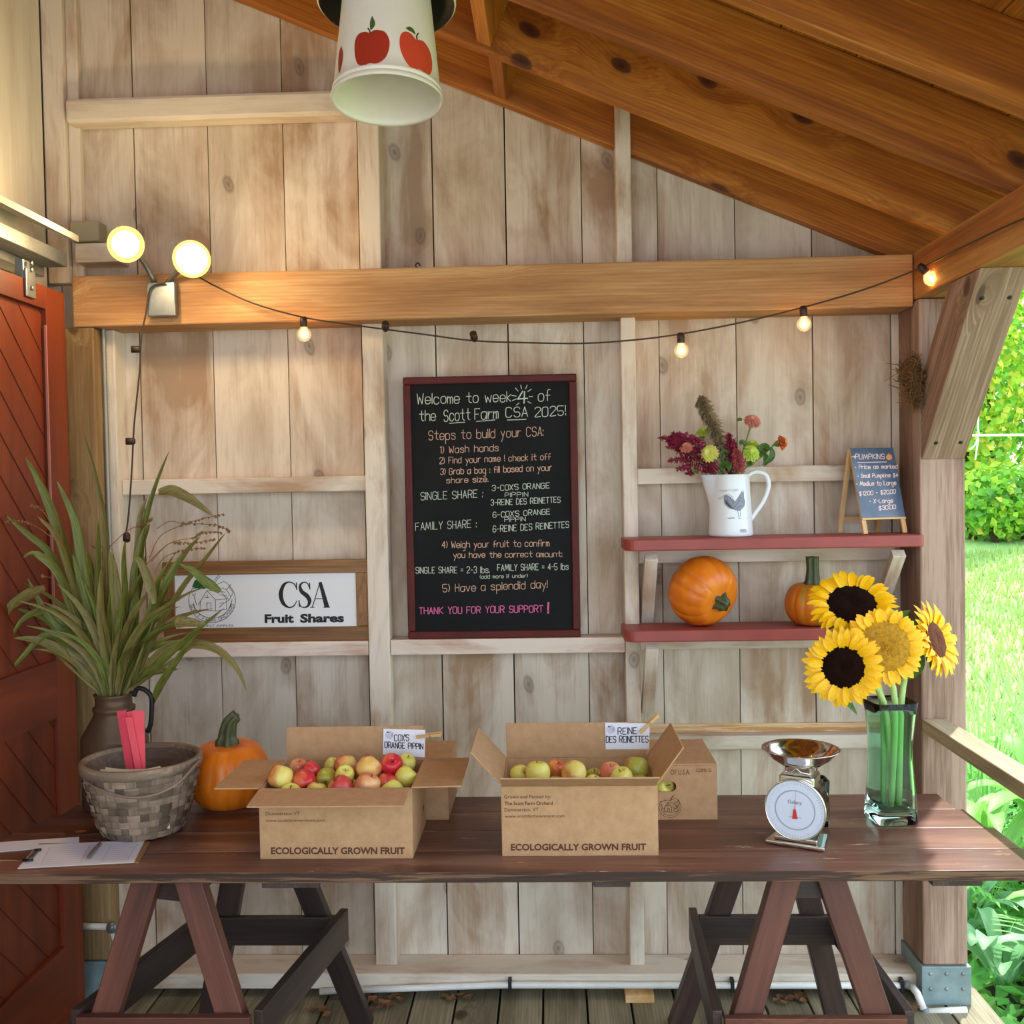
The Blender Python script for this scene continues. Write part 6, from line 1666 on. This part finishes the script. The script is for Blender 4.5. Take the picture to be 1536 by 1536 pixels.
# ------------------------------------------------------------------ outdoors
def gz(x, y):
    s_ = max(0.0, y + 1.0)
    return -.36 + .113 * s_ if x > 1.42 or y > .1 else -.36
b = MB(); xs = [-14, -6, -2.2, 0, 1.42, 3, 6, 10, 16, 26]; yy = [-26, -12, -6, -4.7, -3, -1.0, .2, 1.5, 4, 7, 10, 12, 18, 30]
vs = []; fs = []
for y in yy:
    for x in xs: vs.append((x, y, -.36 + .113 * max(0, min(y, 13) + 1.0)))
for j in range(len(yy) - 1):
    for i in range(len(xs) - 1):
        if xs[i + 1] <= 1.43 and yy[j] >= -4.8 and yy[j + 1] <= .3 and xs[i] > -3: pass
        a = j * len(xs) + i; fs.append((a, a + 1, a + len(xs) + 1, a + len(xs)))
for k in range(len(vs)):
    if vs[k][0] < 1.5 and vs[k][1] < 1 : vs[k] = (vs[k][0], vs[k][1], -.36)
b.add(vs, fs, 0, True)
m, nt, bs = new_mat('lawn'); o = ocoord(nt)
n1 = noise(nt, o, 1.1, 5, .65); n2 = noise(nt, vmul(nt, o, (1, .5, 1)), 26, 5, .7)
c1 = ramp(nt, n1, [(.35, lin((122, 164, 90))), (.5, lin((150, 176, 104))), (.66, lin((184, 174, 122)))]); c2 = mixc(nt, ramp(nt, n2, [(.35, (0, 0, 0)), (.6, (.6, .6, .6))]), c1, lin((92, 148, 66)))
nt.links.new(c2, bs.inputs['Base Color']); bs.inputs['Roughness'].default_value = .9
lawn_m = m
FRONT_BOUNCE = M('unseen bounce ground', (168, 156, 144), .9, var=.25, vs=30); SHADED_SOIL = M('plant shaded soil', (74, 62, 44), .95, var=.3, vs=12)
for fi, f in enumerate(b.f):
    if all(b.v[k].x <= 1.43 for k in f) or all(b.v[k].y <= -4.6 for k in f): b.m[fi] = 1  # unseen front ground, added pale and neutral to bounce light inside
b.add([(1.42, -3, -.354), (2.7, -3, -.354), (2.7, -1, -.354), (1.42, -1, -.354), (2.7, 2.2, .008), (1.42, 2.2, .008)], [(0, 1, 2, 3), (3, 2, 4, 5)], 2)  # planting bed: shade of the plants put into its dark soil colour
b.build('ground', [lawn_m, FRONT_BOUNCE, SHADED_SOIL], kind='structure', loc=(0, 0, -.36))
# short grass of the lawn
b = MB(); r3 = random.Random(5)
for _ in range(15000):
    y = 1.0 + 8.0 * r3.random() ** 1.4; x = 1.7 + (y + 3.55) * (.14 + .42 * r3.random())
    h = r3.uniform(.04, .10) * (1 + y * .05); z = -.36 + .113 * max(0, y + 1) - .005; a = r3.uniform(0, 6.28); d = Vector((math.cos(a), math.sin(a), 0)) * (.004 + .0011 * y); l = Vector((r3.uniform(-.5, .5), r3.uniform(-.5, .5), 1)) * h
    p = Vector((x, y, z)); b.add([p - d, p + d, p + l], [(0, 1, 2)])
o = b.build('lawn_grass', LAWNB); o['kind'] = 'stuff'; tag(o, 'short bright green grass of the lawn beyond the railing', 'grass')

def shrub(lab, c, rx, ry, rz, cnt, sz, mats, wts, name='shrub', cat='shrub', grp='bushes behind the lawn', seed=0):
    t = thing(name, lab, cat, c, grp); r4 = random.Random(seed)
    b = MB()
    for _ in range(cnt):
        e = Vector((r4.gauss(0, 1), r4.gauss(0, 1) - .35, r4.gauss(0, 1))).normalized(); rr = r4.uniform(.72, 1.04) if r4.random() < .8 else r4.uniform(.4, .8)
        p = Vector(c) + Vector((e.x * rx * rr, e.y * ry * rr, rz + e.z * rz * rr))
        if p.z < c[2]: p.z = c[2] + abs(p.z - c[2]) * .3
        s_ = sz * r4.uniform(.6, 1.3); n = (e + Vector((r4.gauss(0, .5), r4.gauss(0, .5), r4.gauss(0, .5) + .4))).normalized(); a = n.orthogonal().normalized(); a = (a * math.cos(_) + n.cross(a) * math.sin(_)); a2 = n.cross(a)
        mi = r4.choices(range(len(mats)), wts)[0]
        b.add([p - a * s_ * .5, p + a2 * s_ * .42 + n * s_ * .1, p + a * s_ * .6 - n * s_ * .1, p - a2 * s_ * .42 + n * s_ * .1], [(0, 1, 2), (0, 2, 3)], mi, False, [(_ * .37, 0, 0)] * 4)
    b.build('foliage', mats, t)
    b = MB()
    for k in range(4):
        q = Vector(c) + Vector((r4.uniform(-.5, .5) * rx, r4.uniform(-.4, .4) * ry, 0)); b.tube([q, q + Vector((r4.uniform(-.2, .2), r4.uniform(-.2, .2), rz * .9)), q + Vector((r4.uniform(-.4, .4), r4.uniform(-.4, .4), rz * 1.5))], [.05, .035, .01], 6)
    b.build('branches', M('bark', (84, 66, 48), .9) if 'bark' not in bpy.data.materials else bpy.data.materials['bark'], t)
g10 = lambda y: -.36 + .113 * (min(y, 13) + 1) - .02
HB = [((6.05, 11.6), .95, 1.1, 2.6, 6500, 'tall vine-covered bush just right of the post, yellow leaves low down', (5, 6, 5, 2)),
      ((7.95, 11.5), .92, 1.1, 2.4, 5000, 'tall greener vine-covered bush at the right edge of the view', (7, 5, 2, 2)),
      ((5.75, 9.8), .72, .55, .5, 1900, 'low round green bush at the foot of the vines beside the post', (8, 4, 1, 3)),
      ((7.25, 9.8), .72, .55, .45, 1700, 'low round green bush at the right edge under the tall vines', (8, 4, 1, 3)),
      ((4.15, 11.8), .92, 1.1, 2.7, 1800, 'tall vine-covered bush hidden mostly by the right post', (6, 4, 2, 2))]
for i, ((x, y), rx, ry, rz, cnt, lab, w) in enumerate(HB): shrub(lab, (x, y, g10(y)), rx, ry, rz, cnt, .105, HEDGE, w, seed=i + 1)
shrub('leafy green tree crown above the vine-covered bushes', (6.6, 15.2, g10(13)), 3.6, 1.5, 3.8, 5200, .26, HEDGE, (6, 4, 1, 4), 'tree', 'tree', 'trees beyond the lawn', 9)
# clothes line
b = MB(); a = W(1470, 653, 4.0); c = W(1640, 652, 4.0); b.tube([a + Vector((-1.2, 0, 0)), a, c], .008, 6)
ln = tag(b.build('clothes_line', M('white line', (226, 230, 226), .5)), 'white line stretched across the lawn, knotted near the right post', 'line')
b = MB(); k0 = W(1468, 653, 4.0); b.tube(crom([W(1468, 610, 4.0), W(1467, 640, 4.0), W(1468, 653, 4.0), W(1462, 668, 4.0), W(1455, 674, 4.0)], 4), .006, 6); b.tube([k0, W(1463, 690, 4.0)], .006, 6); b.build('knot', bpy.data.materials['white line'], ln)
# plants beside the deck
BRG = [leafmat('hosta green', (92, 160, 60), (150, 206, 96), .4, 6), leafmat('fern green', (96, 176, 76), (140, 208, 104), .4, 6), leafmat('blue green leaf', (110, 168, 116), (150, 196, 140), .35, 6)]
def soil(y): return -.355 + .113 * max(0, y + 1)
def broad(lab, c, n, L_, w, mat, seed, up=.8, name='hosta', cat='plant'):
    c = (c[0], c[1], soil(c[1])); r4 = random.Random(seed); t = thing(name, lab, cat, c, 'plants beside the deck')
    for k in range(n):
        th = 2 * PI * k / n * 2.4 + r4.uniform(-.3, .3); e = Vector((math.cos(th), math.sin(th), 0)); l = L_ * r4.uniform(.7, 1.15); u = up * r4.uniform(.6, 1.3)
        p0 = Vector(c); p1 = p0 + e * l * .35 + Vector((0, 0, l * u)); p2 = p0 + e * l + Vector((0, 0, l * u * .75))
        for q in (p1, p2): q.x = max(q.x, 1.45)
        b = MB(); b.blade(bez(p0, p1, p2, 9), w * r4.uniform(.8, 1.2), Vector((0, 0, 1)) - e * .2, .2, 0, lambda f: max(.08, 1.2 * max(0, f - .25) ** .5 * (1 - f) ** .5 * 1.4)); b.build('leaf', mat, t)
gp = -.36
broad('broad-leaved green plant just right of the post under the table end', (1.76, .70, gp), 16, .50, .12, BRG[0], 1, 1.2)
broad('broad-leaved green plant at the right edge below the table', (2.16, .86, gp), 18, .58, .14, BRG[0], 2, 1.3)
broad('blue-green leafy plant low beside the steel post base', (1.60, .16, gp), 18, .28, .10, BRG[2], 3, 1.2, 'leafy_plant')
broad('low leafy plant at the bottom right corner beside the deck', (1.84, .02, gp), 20, .34, .11, BRG[2], 4, 1.0, 'leafy_plant')
broad('small blue-green leafy plant between the fern and the post', (1.60, .50, gp), 14, .26, .09, BRG[2], 5, 1.3, 'leafy_plant')
broad('green leafy plant in front of the fern at the right edge', (2.02, .34, gp), 18, .36, .11, BRG[0], 6, 1.0, 'leafy_plant')
def fern(lab, c, n, L_, seed):
    c = (c[0], c[1], soil(c[1])); r4 = random.Random(seed); t = thing('fern', lab, 'fern', c, 'plants beside the deck')
    for k in range(n):
        th = 2 * PI * k / n + r4.uniform(-.2, .2); e = Vector((math.cos(th), math.sin(th), 0)); l = L_ * r4.uniform(.8, 1.15)
        P = bez(Vector(c), Vector(c) + e * l * .3 + Vector((0, 0, l * .9)), Vector(c) + e * l + Vector((0, 0, l * .55)), 16)
        for q in P: q.x = max(q.x, 1.47)
        b = MB(); b.tube(P, [.003 - .00015 * i for i in range(17)], 5)
        for i in range(3, 17):
            sd = e.cross(Vector((0, 0, 1))); ll = .09 * math.sin(PI * (i + 1) / 19) + .01
            for s_ in (-1, 1): b.blade([P[i], P[i] + sd * s_ * ll * .5 + e * .01, P[i] + sd * s_ * ll + e * .025], .016, (0, 0, 1), .1)
        b.build('frond', BRG[1], t)
fern('feathery green fern between the broad-leaved plants', (1.82, .42, gp), 11, .50, 11)
def tuft(lab, c, n, L_, w, seed, mat, spread=.5):
    c = (c[0], c[1], soil(c[1])); r4 = random.Random(seed); t = thing('grass_clump', lab, 'grass', c, 'tall grass clumps beside the porch')
    b = MB()
    for k in range(n):
        th = r4.uniform(0, 6.28); e = Vector((math.cos(th), math.sin(th), 0)); l = L_ * r4.uniform(.55, 1.1); sp = spread * r4.random()
        p0 = Vector(c) + e * .10 * r4.random(); p1 = p0 + e * l * sp * .4 + Vector((0, 0, l * .7)); p2 = p0 + e * l * sp * 1.3 + Vector((0, 0, l * (1 - sp * .5)))
        for q in (p1, p2): q.x = max(q.x, 1.44)
        b.blade(bez(p0, p1, p2, 6), w * r4.uniform(.7, 1.2), (e.x, -1, .2), .2)
    o = b.build('blades', mat, t); o['kind'] = 'stuff'
TALLG = leafmat('tall grass blade', (120, 190, 96), (166, 216, 130), .45, 4)
tuft('tall grass clump just outside the right post', (2.02, 1.35, -.10), 46, 1.15, .011, 1, TALLG)
tuft('tall grass clump behind the railing near the lawn', (2.6, 1.9, -.04), 46, 1.1, .012, 2, TALLG)
tuft('grass clump at the right edge beyond the table end', (2.7, 1.0, -.14), 46, 1.0, .011, 3, TALLG, .7)
tuft('grass clump low behind the broad-leaved plants', (1.70, 1.15, -.13), 40, .8, .010, 4, TALLG, .7)

b = MB(); r5 = random.Random(77)
for _ in range(3600):
    x = 1.46 + 1.2 * r5.random(); y = -.6 + 2.8 * r5.random(); z = soil(y) + r5.uniform(.01, .13)
    p = Vector((x, y, z)); n = Vector((r5.gauss(0, .5), r5.gauss(0, .5) - .3, 1)).normalized(); a = n.orthogonal().normalized(); a = a * math.cos(_) + n.cross(a) * math.sin(_); c = n.cross(a); q = r5.uniform(.03, .06)
    b.add([p - a * q, p + c * q * .5 + n * .006, p + a * q, p - c * q * .5 + n * .006], [(0, 1, 2), (0, 2, 3)], r5.choice((0, 1, 1)), False, [(_ * .21, 0, 0)] * 4)
o = b.build('low_groundcover', [BRG[0], BRG[1]]); o['kind'] = 'stuff'; tag(o, 'low leafy green ground cover beside the deck', 'ground cover')
